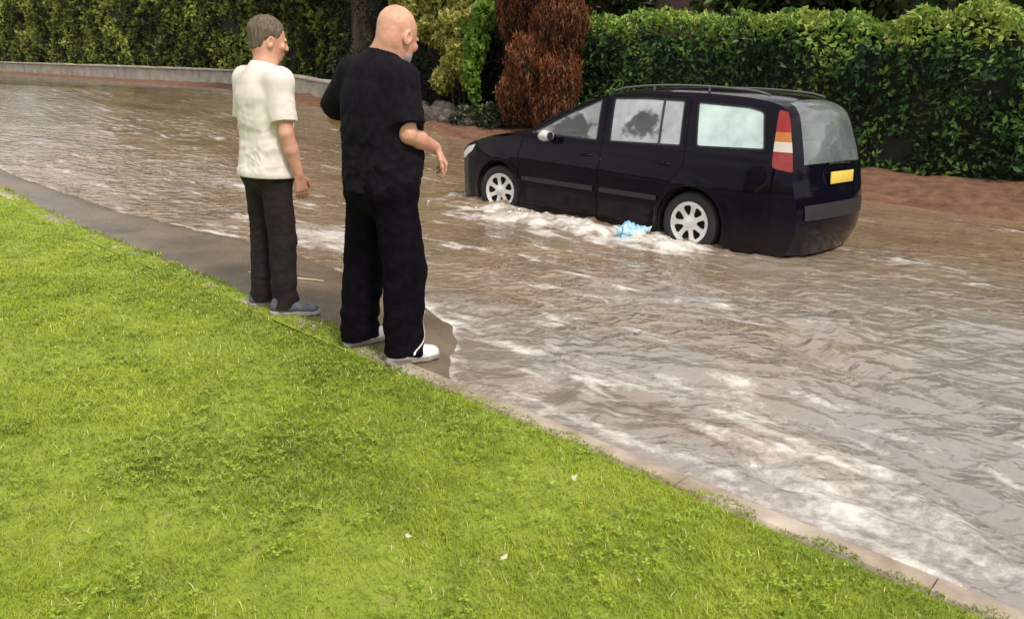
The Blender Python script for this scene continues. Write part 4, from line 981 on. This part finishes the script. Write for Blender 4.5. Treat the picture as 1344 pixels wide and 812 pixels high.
# ------------------------------------------------------------------ vegetation
def tc_at(px, c):                       # where the line of sight towards a bearing crosses the strip at c
    k = (px - 677) / f_px
    return (A[0] + c * NN[0] - k * (A[1] + c * NN[1])) / (k * D[1] - D[0])
def leafcards(C, size, tint, elong=1.5, droop=None, upb=.5):
    n = len(C); nv = rng.normal(size=(n, 3)); nv[:, 2] += upb; nv /= np.linalg.norm(nv, axis=1)[:, None]
    a = rng.normal(size=(n, 3))
    if droop is not None: a = a * (1 - droop) + np.array([0, 0, -1.6]) * droop
    a -= nv * (a * nv).sum(1)[:, None]; a /= np.linalg.norm(a, axis=1)[:, None]; b = np.cross(nv, a); s = np.asarray(size)[:, None]
    p0 = C - a * s * .5 * elong; p2 = C + a * s * .5 * elong - nv * s * .12; p1 = C + b * s * .42 + nv * s * .1; p3 = C - b * s * .42 + nv * s * .1
    V = np.stack([p0, p1, p2, p3], 1).reshape(-1, 3); F = np.arange(4 * n).reshape(n, 4); return V, F, np.repeat(tint, 4)
def leafobj(name, C, size, tint, m, parent=None, **k):
    V, F, T_ = leafcards(C, size, np.clip(tint, 0, 1), **k); me = npmesh(name, V, F, False); attr(me, 'tint', T_); return link(name, me, m, parent)
L = {}
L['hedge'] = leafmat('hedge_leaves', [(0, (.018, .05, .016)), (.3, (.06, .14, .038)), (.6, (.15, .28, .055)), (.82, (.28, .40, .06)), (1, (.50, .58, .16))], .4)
L['lefthedge'] = leafmat('olive_hedge_leaves', [(0, (.03, .04, .01)), (.25, (.11, .145, .03)), (.6, (.26, .32, .055)), (1, (.45, .48, .13))], .4)
L['varieg'] = leafmat('variegated_leaves', [(0, (.045, .05, .012)), (.25, (.19, .20, .035)), (.55, (.42, .42, .09)), (.8, (.55, .52, .20)), (1, (.80, .66, .50))], .4)
L['bright'] = leafmat('bright_green_leaves', [(0, (.05, .10, .012)), (.5, (.14, .26, .03)), (1, (.26, .40, .07))], .4)
L['rust'] = leafmat('rust_foliage', [(0, (.05, .02, .011)), (.35, (.16, .060, .026)), (.7, (.29, .11, .045)), (.92, (.42, .19, .085)), (1, (.5, .32, .17))], .3)
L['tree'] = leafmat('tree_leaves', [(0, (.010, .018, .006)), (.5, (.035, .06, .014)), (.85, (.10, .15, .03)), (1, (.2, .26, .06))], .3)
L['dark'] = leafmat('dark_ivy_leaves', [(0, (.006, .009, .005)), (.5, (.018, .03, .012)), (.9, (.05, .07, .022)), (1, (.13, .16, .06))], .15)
m_bark = mk('bark', (.025, .015, .009), (.07, .045, .03), .95, 7, .9, .04, vec=(1, 1, .18), detail=7)
m_rbark = mk('red_bark', (.05, .016, .008), (.15, .05, .022), .95, 7, .9, .04, vec=(1, 1, .15), detail=7)
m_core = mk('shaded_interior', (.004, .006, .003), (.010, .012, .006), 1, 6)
def place(t, c, z=0.0):
    x, y = XY(t, c); return (float(x), float(y), float(ground_z(np.array(float(t)), np.array(float(c)))) + z)

def hedge(t0, t1, c0, c1, ztop, dens_, ls, m, label, name='hedge', topbright=.5, group=None):
    root = empty(name, place((t0 + t1) / 2, (c0 + c1) / 2), 0, label=label, cat='hedge', group=group); base = np.array(root.location)
    Lt = t1 - t0; Lc = c1 - c0; parts = []
    nf = int(Lt * ztop * dens_); t = rng.uniform(t0, t1, nf); z = rng.uniform(.0, 1, nf) ** .95
    zt = ztop * (1 + .10 * n2(t, t * 0, .5, z=1) + .05 * n2(t, t * 0, 2.2, z=2))
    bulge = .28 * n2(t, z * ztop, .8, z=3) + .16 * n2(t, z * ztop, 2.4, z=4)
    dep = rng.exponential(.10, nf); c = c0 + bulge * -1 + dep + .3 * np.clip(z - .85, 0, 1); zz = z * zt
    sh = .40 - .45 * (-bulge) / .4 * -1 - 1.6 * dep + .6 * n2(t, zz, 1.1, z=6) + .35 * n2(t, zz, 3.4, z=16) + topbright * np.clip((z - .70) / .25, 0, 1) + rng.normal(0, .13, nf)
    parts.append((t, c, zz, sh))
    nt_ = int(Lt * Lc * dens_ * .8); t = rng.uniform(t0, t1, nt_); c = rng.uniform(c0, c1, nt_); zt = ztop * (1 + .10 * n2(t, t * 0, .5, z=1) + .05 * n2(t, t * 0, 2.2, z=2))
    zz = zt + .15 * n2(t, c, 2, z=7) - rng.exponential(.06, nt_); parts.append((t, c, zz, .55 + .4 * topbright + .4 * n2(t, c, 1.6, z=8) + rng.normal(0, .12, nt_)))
    t, c, zz, sh = [np.concatenate(q) for q in zip(*parts)]; x, y = XY(t, c); g = ground_z(t, c)
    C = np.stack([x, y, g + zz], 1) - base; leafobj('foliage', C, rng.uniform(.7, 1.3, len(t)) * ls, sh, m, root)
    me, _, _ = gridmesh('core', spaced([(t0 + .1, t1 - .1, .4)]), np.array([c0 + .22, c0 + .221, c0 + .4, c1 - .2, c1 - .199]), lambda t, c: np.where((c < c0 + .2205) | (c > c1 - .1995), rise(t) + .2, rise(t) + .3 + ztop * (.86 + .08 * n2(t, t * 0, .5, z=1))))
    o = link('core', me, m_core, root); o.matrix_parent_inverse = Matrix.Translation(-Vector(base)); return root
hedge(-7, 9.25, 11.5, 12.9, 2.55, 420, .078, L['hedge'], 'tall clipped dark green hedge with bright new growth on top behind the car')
hedge(tc_at(466, 11.9), 72, 11.9, 13.4, 4.6, 170, .13, L['lefthedge'], 'tall olive green hedge rising behind the low pale wall', topbright=.2)

def limb(mb, p, d, L_, r0, depth, tips, bend=.25, kids=3):
    pts = [Vector(p)]; d = Vector(d).normalized(); rs = [r0]; n = 6
    for k in range(n):
        d = (d + Vector([random.uniform(-bend, bend) for _ in range(3)]) * .5).normalized(); pts.append(pts[-1] + d * L_ / n); rs.append(r0 * (1 - .55 * (k + 1) / n))
    mb.tube(pts, rs, 8 if depth > 1 else 5)
    tips.append(pts[-1])
    if depth > 0:
        for k in range(kids):
            q = random.uniform(.45, 1); i = min(n, int(q * n)); nd = (d + Vector([random.uniform(-1, 1), random.uniform(-1, 1), random.uniform(-.1, .8)]) * .9).normalized()
            limb(mb, pts[i], nd, L_ * random.uniform(.5, .75), rs[i] * .65, depth - 1, tips, bend, kids)
def tree(t, c, H, r, label, m=None, ls=.13, nl=9000, trunk=.22, crown_z=.45, group=None, bark=None, squash=.8, name='tree', cat='tree'):
    root = empty(name, place(t, c), random.uniform(0, 6), label=label, cat=cat, group=group)
    mb = MB(); tips = []; pts = [Vector((0, 0, -.2)), Vector((.02, 0, .3)), Vector((.05, .03, H * .25)), Vector((-.04, .06, H * .45)), Vector((.03, 0, H * .62))]
    mb.tube(pts, [trunk * 1.35, trunk * 1.05, trunk * .85, trunk * .65, trunk * .42], 14)
    for k in range(7): limb(mb, pts[2] + (pts[4] - pts[2]) * (k / 6), (math.cos(k * 2.4), math.sin(k * 2.4), random.uniform(.25, .9)), r * .8, trunk * .34, 2, tips)
    mb.build('trunk', bark or m_bark, root)
    C = []; T_ = []; n = 0
    cl = [np.array(q) for q in tips]; cz = H * (crown_z + 1) / 2
    for k in range(26):
        v = rng.normal(size=3); v /= np.linalg.norm(v); v *= np.array([r, r, H * (1 - crown_z) / 2]) * rng.uniform(.55, 1.0); cl.append(v + [0, 0, cz])
    per = nl // len(cl)
    for q in cl:
        rr = r * rng.uniform(.16, .34); v = rng.normal(size=(per, 3)); v /= np.linalg.norm(v, axis=1)[:, None]; v *= (rng.random(per) ** .4 * rr)[:, None] * [1, 1, squash]
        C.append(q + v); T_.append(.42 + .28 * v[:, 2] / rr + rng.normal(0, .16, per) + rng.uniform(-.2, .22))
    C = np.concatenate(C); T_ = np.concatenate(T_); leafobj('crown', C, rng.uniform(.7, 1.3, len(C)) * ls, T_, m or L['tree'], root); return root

# big trees standing behind the hedges; their crowns reach over the road
tree(tc_at(484, 11.95), 11.95, 11, 4.0, 'large tree with a thick dark brown trunk rising behind the bald man', ls=.13, nl=16000, trunk=.44, crown_z=.42)
for i, (px, c, H, r, lab) in enumerate(((60, 15.5, 10, 3.8, 'broad tree above the far left end of the road'), (250, 17, 11, 4.2, 'tall tree rising behind the hedge left of the slim man'), (395, 16.5, 9, 3.4, 'rounded tree between the slim man and the bald man, behind the hedge'),
        (600, 17.5, 10, 3.4, 'tall tree rising behind the shrub with cream leaves'), (705, 16, 8, 3.0, 'dark tree directly behind the rust coloured conifer'), (800, 17.5, 5.2, 2.0, 'tree showing over the hedge above the car bonnet'),
        (1010, 15.2, 5.4, 2.2, 'tree rising behind the hedge above the tail of the car'), (1140, 15.5, 5.6, 2.3, 'tree right of the house behind the hedge'), (1290, 15, 6.2, 2.6, 'tree at the far right end of the hedge'))):
    tree(tc_at(px, c), c, H, r, lab, ls=.15, nl=9000, trunk=.2, crown_z=.3)
# distant belt of woodland closing the view
def woodland():
    n = 46000; t = rng.uniform(-45, 95, n); c = rng.uniform(26, 34, n); z = rng.uniform(0, 1, n); top = 4.6 + 1.6 * n2(t, c * 0, .12) + 1.1 * n2(t, c * 0, .5, z=5)
    x, y = XY(t, c); zz = ground_z(t, c) + z * top * (1 - .3 * ((c - 30) / 4) ** 2)
    T_ = .35 + .4 * n2(t, zz, .45, z=9) + .3 * (z - .5) + rng.normal(0, .12, n)
    tag(leafobj('woodland', np.stack([x, y, zz], 1), rng.uniform(.3, .6, n), T_, L['tree']), 'belt of woodland far beyond the hedges', 'woodland', kind='stuff')
woodland()

# dark ivy clad bank and understorey behind the shrub
def mass(name, t, c, boxes, n, ls, m, label, cat, core=True, seed=0, droop=None, base_t=.4, elong=1.5, stems=None, tn=.15):
    root = empty(name, place(t, c), math.atan2(D[1], D[0]), label=label, cat=cat)      # local x along the kerb line, local y back towards the viewer
    C = []; T_ = []; tot = sum(q[2] for q in boxes)
    for (p, r, w) in boxes:
        k = int(n * w / tot); v = rng.normal(size=(k, 3)); v /= np.linalg.norm(v, axis=1)[:, None]; rad = 1 - np.abs(rng.normal(0, .16, k)); bump_ = 1 + .28 * noise(v * 2.3 + np.array(p) * 3) + .16 * noise(v * 5 + 7)
        q = np.array(p) + v * np.array(r) * (rad * bump_)[:, None]; C.append(q)
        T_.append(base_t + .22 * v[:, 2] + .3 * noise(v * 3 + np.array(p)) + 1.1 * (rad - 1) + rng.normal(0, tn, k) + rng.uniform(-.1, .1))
    C = np.concatenate(C); T_ = np.concatenate(T_); k = C[:, 2] > -.05
    leafobj('foliage', C[k], (rng.uniform(.6, 1.3, len(C)) * ls)[k], T_[k], m, root, droop=droop, elong=elong)
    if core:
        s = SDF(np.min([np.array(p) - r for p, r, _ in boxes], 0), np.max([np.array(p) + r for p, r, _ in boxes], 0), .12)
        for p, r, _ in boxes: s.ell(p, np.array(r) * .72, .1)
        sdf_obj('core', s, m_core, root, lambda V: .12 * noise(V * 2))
    if stems:
        mb = MB()
        for (a, b_, r0) in stems:
            a, b_ = Vector(a), Vector(b_); pts = [a + (b_ - a) * k / 6 + Vector((random.uniform(-.06, .06), random.uniform(-.06, .06), 0)) for k in range(7)]
            mb.tube(pts, [r0 * (1 - .08 * k) for k in range(7)], 10)
        mb.build('trunk', m_rbark if m is L['rust'] else m_bark, root)
    return root
# local x grows to the left in the picture, local y grows away from the road (see rotation), z up
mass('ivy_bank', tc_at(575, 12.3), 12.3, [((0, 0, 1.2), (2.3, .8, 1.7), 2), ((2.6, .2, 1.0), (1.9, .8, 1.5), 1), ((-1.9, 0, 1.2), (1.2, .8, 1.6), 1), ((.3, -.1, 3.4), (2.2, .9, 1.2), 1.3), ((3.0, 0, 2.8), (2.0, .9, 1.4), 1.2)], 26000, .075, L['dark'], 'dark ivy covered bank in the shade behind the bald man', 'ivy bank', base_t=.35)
mass('shrub', tc_at(592, 11.3), 11.3, [((.7, .1, 2.65), (.85, .5, .50), 1.0), ((-.4, .2, 2.9), (1.1, .6, .6), 1.5), ((-.65, .3, 2.25), (.70, .5, .50), 1.3), ((-.05, .3, 1.85), (.40, .3, .28), .4), ((-.75, .35, 1.5), (.50, .38, .55), 1.0), ((.45, .3, 2.1), (.5, .4, .35), .5), ((-.1, .45, .9), (.3, .25, .3), .25), ((-.3, .35, 1.3), (.28, .25, .22), .25), ((-.95, .35, .95), (.22, .22, .3), .2), ((1.7, 0, 3.1), (.8, .5, .40), .6), ((.2, 0, 3.9), (1.4, .7, .6), .8)], 21000, .11, L['varieg'], 'arching shrub with cream and olive variegated leaves right of the bald head', 'shrub', core=False, base_t=.6,
     stems=[((.1, -.2, -.1), (.8, -.1, 3.4), .05), ((-.1, -.2, -.1), (-.7, 0, 3.2), .045), ((0, -.25, -.1), (0, -.1, 3.8), .045), ((-.7, 0, 3.2), (-1.0, .3, 1.7), .02)])
mass('climber', tc_at(632, 11.05), 11.05, [((.05, .3, 1.75), (.30, .25, .45), 1.0), ((.12, .35, 1.2), (.20, .2, .42), .6), ((-.22, .25, 2.4), (.34, .3, .30), .5), ((.0, .35, .75), (.12, .15, .35), .25), ((.32, .3, 2.1), (.24, .2, .22), .35)], 1700, .11, L['bright'], 'bright green trailing climber hanging beside the rust coloured conifer', 'climber', core=False, base_t=.5, droop=.4)
mass('conifer', tc_at(702, 11.2), 11.2, [((0, 0, 1.2), (.90, .7, 1.3), 1.2), ((.62, .1, 2.5), (.50, .5, .8), .5), ((-.65, .2, 2.2), (.60, .5, .8), .6), ((-.75, .2, 1.1), (.4, .5, .8), .4), ((.1, 0, 3.1), (.95, .7, .9), 1.0), ((-.2, 0, 4.6), (.9, .7, 1.2), .8), ((-.15, .5, 1.3), (.35, .35, .7), .4), ((.4, .4, .7), (.45, .4, .6), .3), ((-.6, .3, .5), (.5, .4, .45), .3)], 60000, .030, L['rust'], 'dead rust brown conifer standing between the green hedge and the climber', 'conifer', base_t=.42, droop=.72, elong=4.6, tn=.06,
     stems=[((0, 0, -.2), (0, 0, 4.5), .16), ((.35, -.55, -.1), (.25, -.5, 4), .06), ((-.3, -.55, -.1), (-.1, -.5, 3.5), .05)])
mass('bush', tc_at(640, 10.75), 10.75, [((0, 0, .15), (.55, .35, .35), 1), ((.8, .1, .12), (.45, .3, .28), .7)], 2600, .06, L['dark'], 'low dark bush at the foot of the bright green climber', 'bush', core=False, base_t=.75)

# low pale wall along the far side
m_wall = mk('pale_rendered_wall', (.24, .215, .18), (.42, .39, .33), .9, 2.5, .6, .015, detail=7, lo=.3, hi=.7, bscale=25)
wall = empty('low_wall', place(28, 11.15), 0, label='low pale stone wall along the far side of the road below the olive hedge', cat='wall')
def wallmesh(t0, t1, c0, c1, za, zb, step=.5):
    ts = np.arange(t0, t1 + .01, step); V = []; F = []
    for k, t in enumerate(ts):
        g = float(rise(t)) + .08; j = float(n2(np.array([t]), np.array([0.]), 1.7, z=3)[0]) * .03
        for c, z in ((c0 + j, za - .5), (c0 + j, zb + j - .02), (c0 + .02 + j, zb + j), (c1 - .02, zb + j), (c1, zb - .02), (c1, za - .5)): x, y = XY(t, c); V.append((x, y, g + z))
        if k:
            for i in range(5): F.append((6 * k - 6 + i, 6 * k - 5 + i, 6 * k + 1 + i, 6 * k + i))
    F += [tuple(range(6)), tuple(range(len(V) - 1, len(V) - 7, -1))]; m = MB(); m.add(V, F); return m
inv = Matrix.Translation(-Vector(wall.location))
o = wallmesh(15.2, 72, 11.0, 11.32, 0, .50).build('wall', m_wall, wall); o.matrix_parent_inverse = inv
o = wallmesh(15.1, 72, 10.95, 11.37, .50 + .5, .57).build('coping', m_wall, wall); o.matrix_parent_inverse = inv
m_rock = mk('grey_rock', (.045, .038, .032), (.15, .13, .11), .95, 3, .9, .04, detail=8, lo=.3, hi=.7, bscale=14)
rocks = [(548, 10.9, .42, .40), (562, 10.75, .5, .36), (577, 10.85, .46, .46), (590, 10.7, .40, .30), (603, 10.8, .48, .38), (617, 10.7, .38, .26), (531, 10.95, .45, .40), (512, 11.0, .5, .44), (495, 11.0, .5, .46)]
rl = ['first', 'second', 'third', 'fourth', 'fifth', 'sixth']
order = sorted(rocks, key=lambda q: -q[0])
lab_r = ['small grey rock at the right end of the row, beside the bright green climber', 'second grey rock from the right end of the row below the ivy', 'low grey rock third from the right end of the row below the ivy', 'tallest grey rock, fourth from the right end of the row', 'fifth grey rock from the right end of the row below the ivy', 'grey rock just right of the sleeve of the bald man', 'grey rock behind the back of the bald man, nearest his right sleeve', 'grey rock hidden behind the middle of the bald man', 'grey rock at the left end of the row behind the bald man']
for k, (px, c, r, hh) in enumerate(order):
    s = SDF((-r * 1.3, -r * 1.1, -.25), (r * 1.3, r * 1.1, hh * 1.6), .035)
    s.ell((0, 0, hh * .35), (r, r * .7, hh * .75), .05); s.ell((r * .3 * (-1) ** k, -.08, hh * .5), (r * .6, r * .5, hh * .6), .05)
    o = sdf_obj('rock', s, m_rock, None, lambda V, k=k: .09 * noise(V * 3.1 + k * 5) + .04 * noise(V * 8 + k)); o.location = place(tc_at(px, c), c, -.05)
    o.rotation_euler = (0, 0, math.atan2(D[1], D[0])); o.data.polygons.foreach_set('use_smooth', [False] * len(o.data.polygons)); tag(o, lab_r[k], 'rock', 'rocks along the foot of the ivy bank')

# brick house beyond the hedge
m_brick, nt, b = mat('purple_brick'); tcn = N(nt, 'ShaderNodeTexCoord'); br = N(nt, 'ShaderNodeTexBrick'); mpn = N(nt, 'ShaderNodeMapping'); mpn.inputs['Rotation'].default_value = (math.pi / 2, 0, 0)
nt.links.new(tcn.outputs['Object'], mpn.inputs[0]); nt.links.new(mpn.outputs[0], br.inputs['Vector']); br.inputs['Scale'].default_value = 4.4
br.inputs['Color1'].default_value = (.11, .055, .05, 1); br.inputs['Color2'].default_value = (.16, .085, .075, 1); br.inputs['Mortar'].default_value = (.2, .17, .15, 1); br.inputs['Mortar Size'].default_value = .015
nt.links.new(br.outputs['Color'], b.inputs['Base Color']); b.inputs['Roughness'].default_value = .9
m_tile = mk('roof_tiles', (.05, .032, .03), (.10, .06, .05), .85, 3, .8, .03, vec=(1, 1, 6))
th = tc_at(905, 20); hx, hy, hz = place(th, 20)
house = empty('house', (hx, hy, hz), math.atan2(D[1], D[0]), label='purple brown brick house just showing above the hedge', cat='house')
mb = MB(); mb.box((0, 0, 2.6), (9, 6, 5.2)); mb.build('wall', m_brick, house, False)
mb = MB(); mb.add([(-4.9, -3.5, 5.0), (4.9, -3.5, 5.0), (4.9, 3.5, 5.0), (-4.9, 3.5, 5.0), (-4.9, 0, 7.4), (4.9, 0, 7.4)], [(0, 1, 5, 4), (2, 3, 4, 5), (1, 2, 5), (3, 0, 4), (3, 2, 1, 0)]); rf = mb.build('roof', m_tile, house, False)
mb = MB(); mb.box((2.6, .4, 7.5), (.7, .9, 1.6)); mb.box((2.6, .4, 8.34), (.85, 1.05, .1)); mb.build('chimney', m_brick, rf, False)
m_pane = mk('dark_pane', (.02, .025, .03), None, .08)
side_y = 3.02 if (CL @ np.array([math.cos(math.atan2(D[1], D[0]) + math.pi / 2), math.sin(math.atan2(D[1], D[0]) + math.pi / 2)])) > 0 else -3.02
for wx in (-2.8, 0, 2.8):
    for wz in (1.5, 4.1):
        mb = MB(); sy = side_y
        for q in ((-.6, .06, 1.26), (.6, .06, 1.26), (0, .05, 1.16)): mb.box((wx + q[0], sy, wz), (q[1], .08, q[2]))
        for q in (-.6, .6): mb.box((wx, sy, wz + q), (1.14, .08, .06))
        fr = mb.build('window', M['stripe'], house, False); pn = MB(); pn.box((wx, sy * .9985, wz), (1.12, .02, 1.12)); pn.build('pane', m_pane, fr, False)

# ------------------------------------------------------------------ small things on the lawn and apron
m_fall = leafmat('pale_fallen_leaf', [(0, (.50, .50, .30)), (1, (.66, .64, .48))], .2)
m_fallb = leafmat('brown_fallen_leaf', [(0, (.16, .09, .03)), (1, (.42, .30, .10))], .2)
m_fally = leafmat('yellow_green_fallen_leaf', [(0, (.30, .38, .10)), (1, (.42, .50, .16))], .2)
def unproj(u, v, z):
    x = (u - 672); y = (v - 406); c, s_ = math.cos(roll), math.sin(roll); X, Y = c * x + s_ * y, -s_ * x + c * y
    a, b_ = X / f_px, -Y / f_px; d = np.array([a, math.cos(pitch) + b_ * math.sin(pitch), -math.sin(pitch) + b_ * math.cos(pitch)]); t = (z - ch) / d[2]; return d[:2] * t
leafspots = [(755, 630, .027, 'large pale leaf standing tilted in the grass, nearest the kerb', 0), (727, 637, .026, 'dull yellow green leaf just left of the large tilted leaf', 2), (535, 705, .018, 'small pale leaf in the lawn straight below the bald man', 0), (661, 734, .019, 'pale leaf lowest in the middle of the lawn', 0),
             (916, 658, .022, 'yellow brown leaf beside the kerb at the right', 1), (893, 650, .020, 'brown leaf just left of the yellow brown leaf beside the kerb', 1), (838, 765, .018, 'pale yellow leaf low on the right of the lawn', 0), (588, 512, .016, 'small brown leaf in the grass right of the white trainers', 1)]
leafspots = [(*[float(q) for q in unproj(u, v, .13)], s_, lab, br_) for u, v, s_, lab, br_ in leafspots]
for x, y, s_, lab, br_ in leafspots:
    t, c = TC(x, y); z = float(lawn_z(np.array(t), np.array(c))) + .026
    n = 9; V = [(0, 0, .15 * s_)]; 
    for k in range(n):
        a = 2 * math.pi * k / n; r = s_ * (.55 + .45 * (k % 2)) * (1.25 if k in (0, 1, 8) else .8); V.append((r * math.cos(a), .6 * r * math.sin(a), .25 * abs(math.sin(a)) * s_ + random.uniform(-.1, .1) * s_))
    F = [(0, 1 + k, 1 + (k + 1) % n) for k in range(n)]; me = npmesh('fallen_leaf', V, F); attr(me, 'tint', rng.random(n + 1)); o = link('fallen_leaf', me, [m_fall, m_fallb, m_fally][br_])
    o.location = (x, y, z); o.rotation_euler = (random.uniform(.1, .45), random.uniform(-.3, .3), random.uniform(0, 6)); tag(o, lab, 'leaf', 'leaves fallen on the lawn')
tw = MB(); pts = []
for k in range(9):
    x, y = XY(2.62 + .075 * k, .62 - .035 * k + .012 * math.sin(k * 1.7)); pts.append((x, y, float(road_z(np.array(2.62 + .075 * k), np.array(.62 - .035 * k))) + .008))
tw.tube(pts, [.004, .006, .006, .007, .006, .006, .005, .004, .003], 6); tag(tw.build('reed_stalk', mk('dry_reed', (.42, .36, .2), (.58, .52, .34), .7, 20)), 'dry pale reed stalk lying on the wet tarmac between the two men', 'reed stalk')
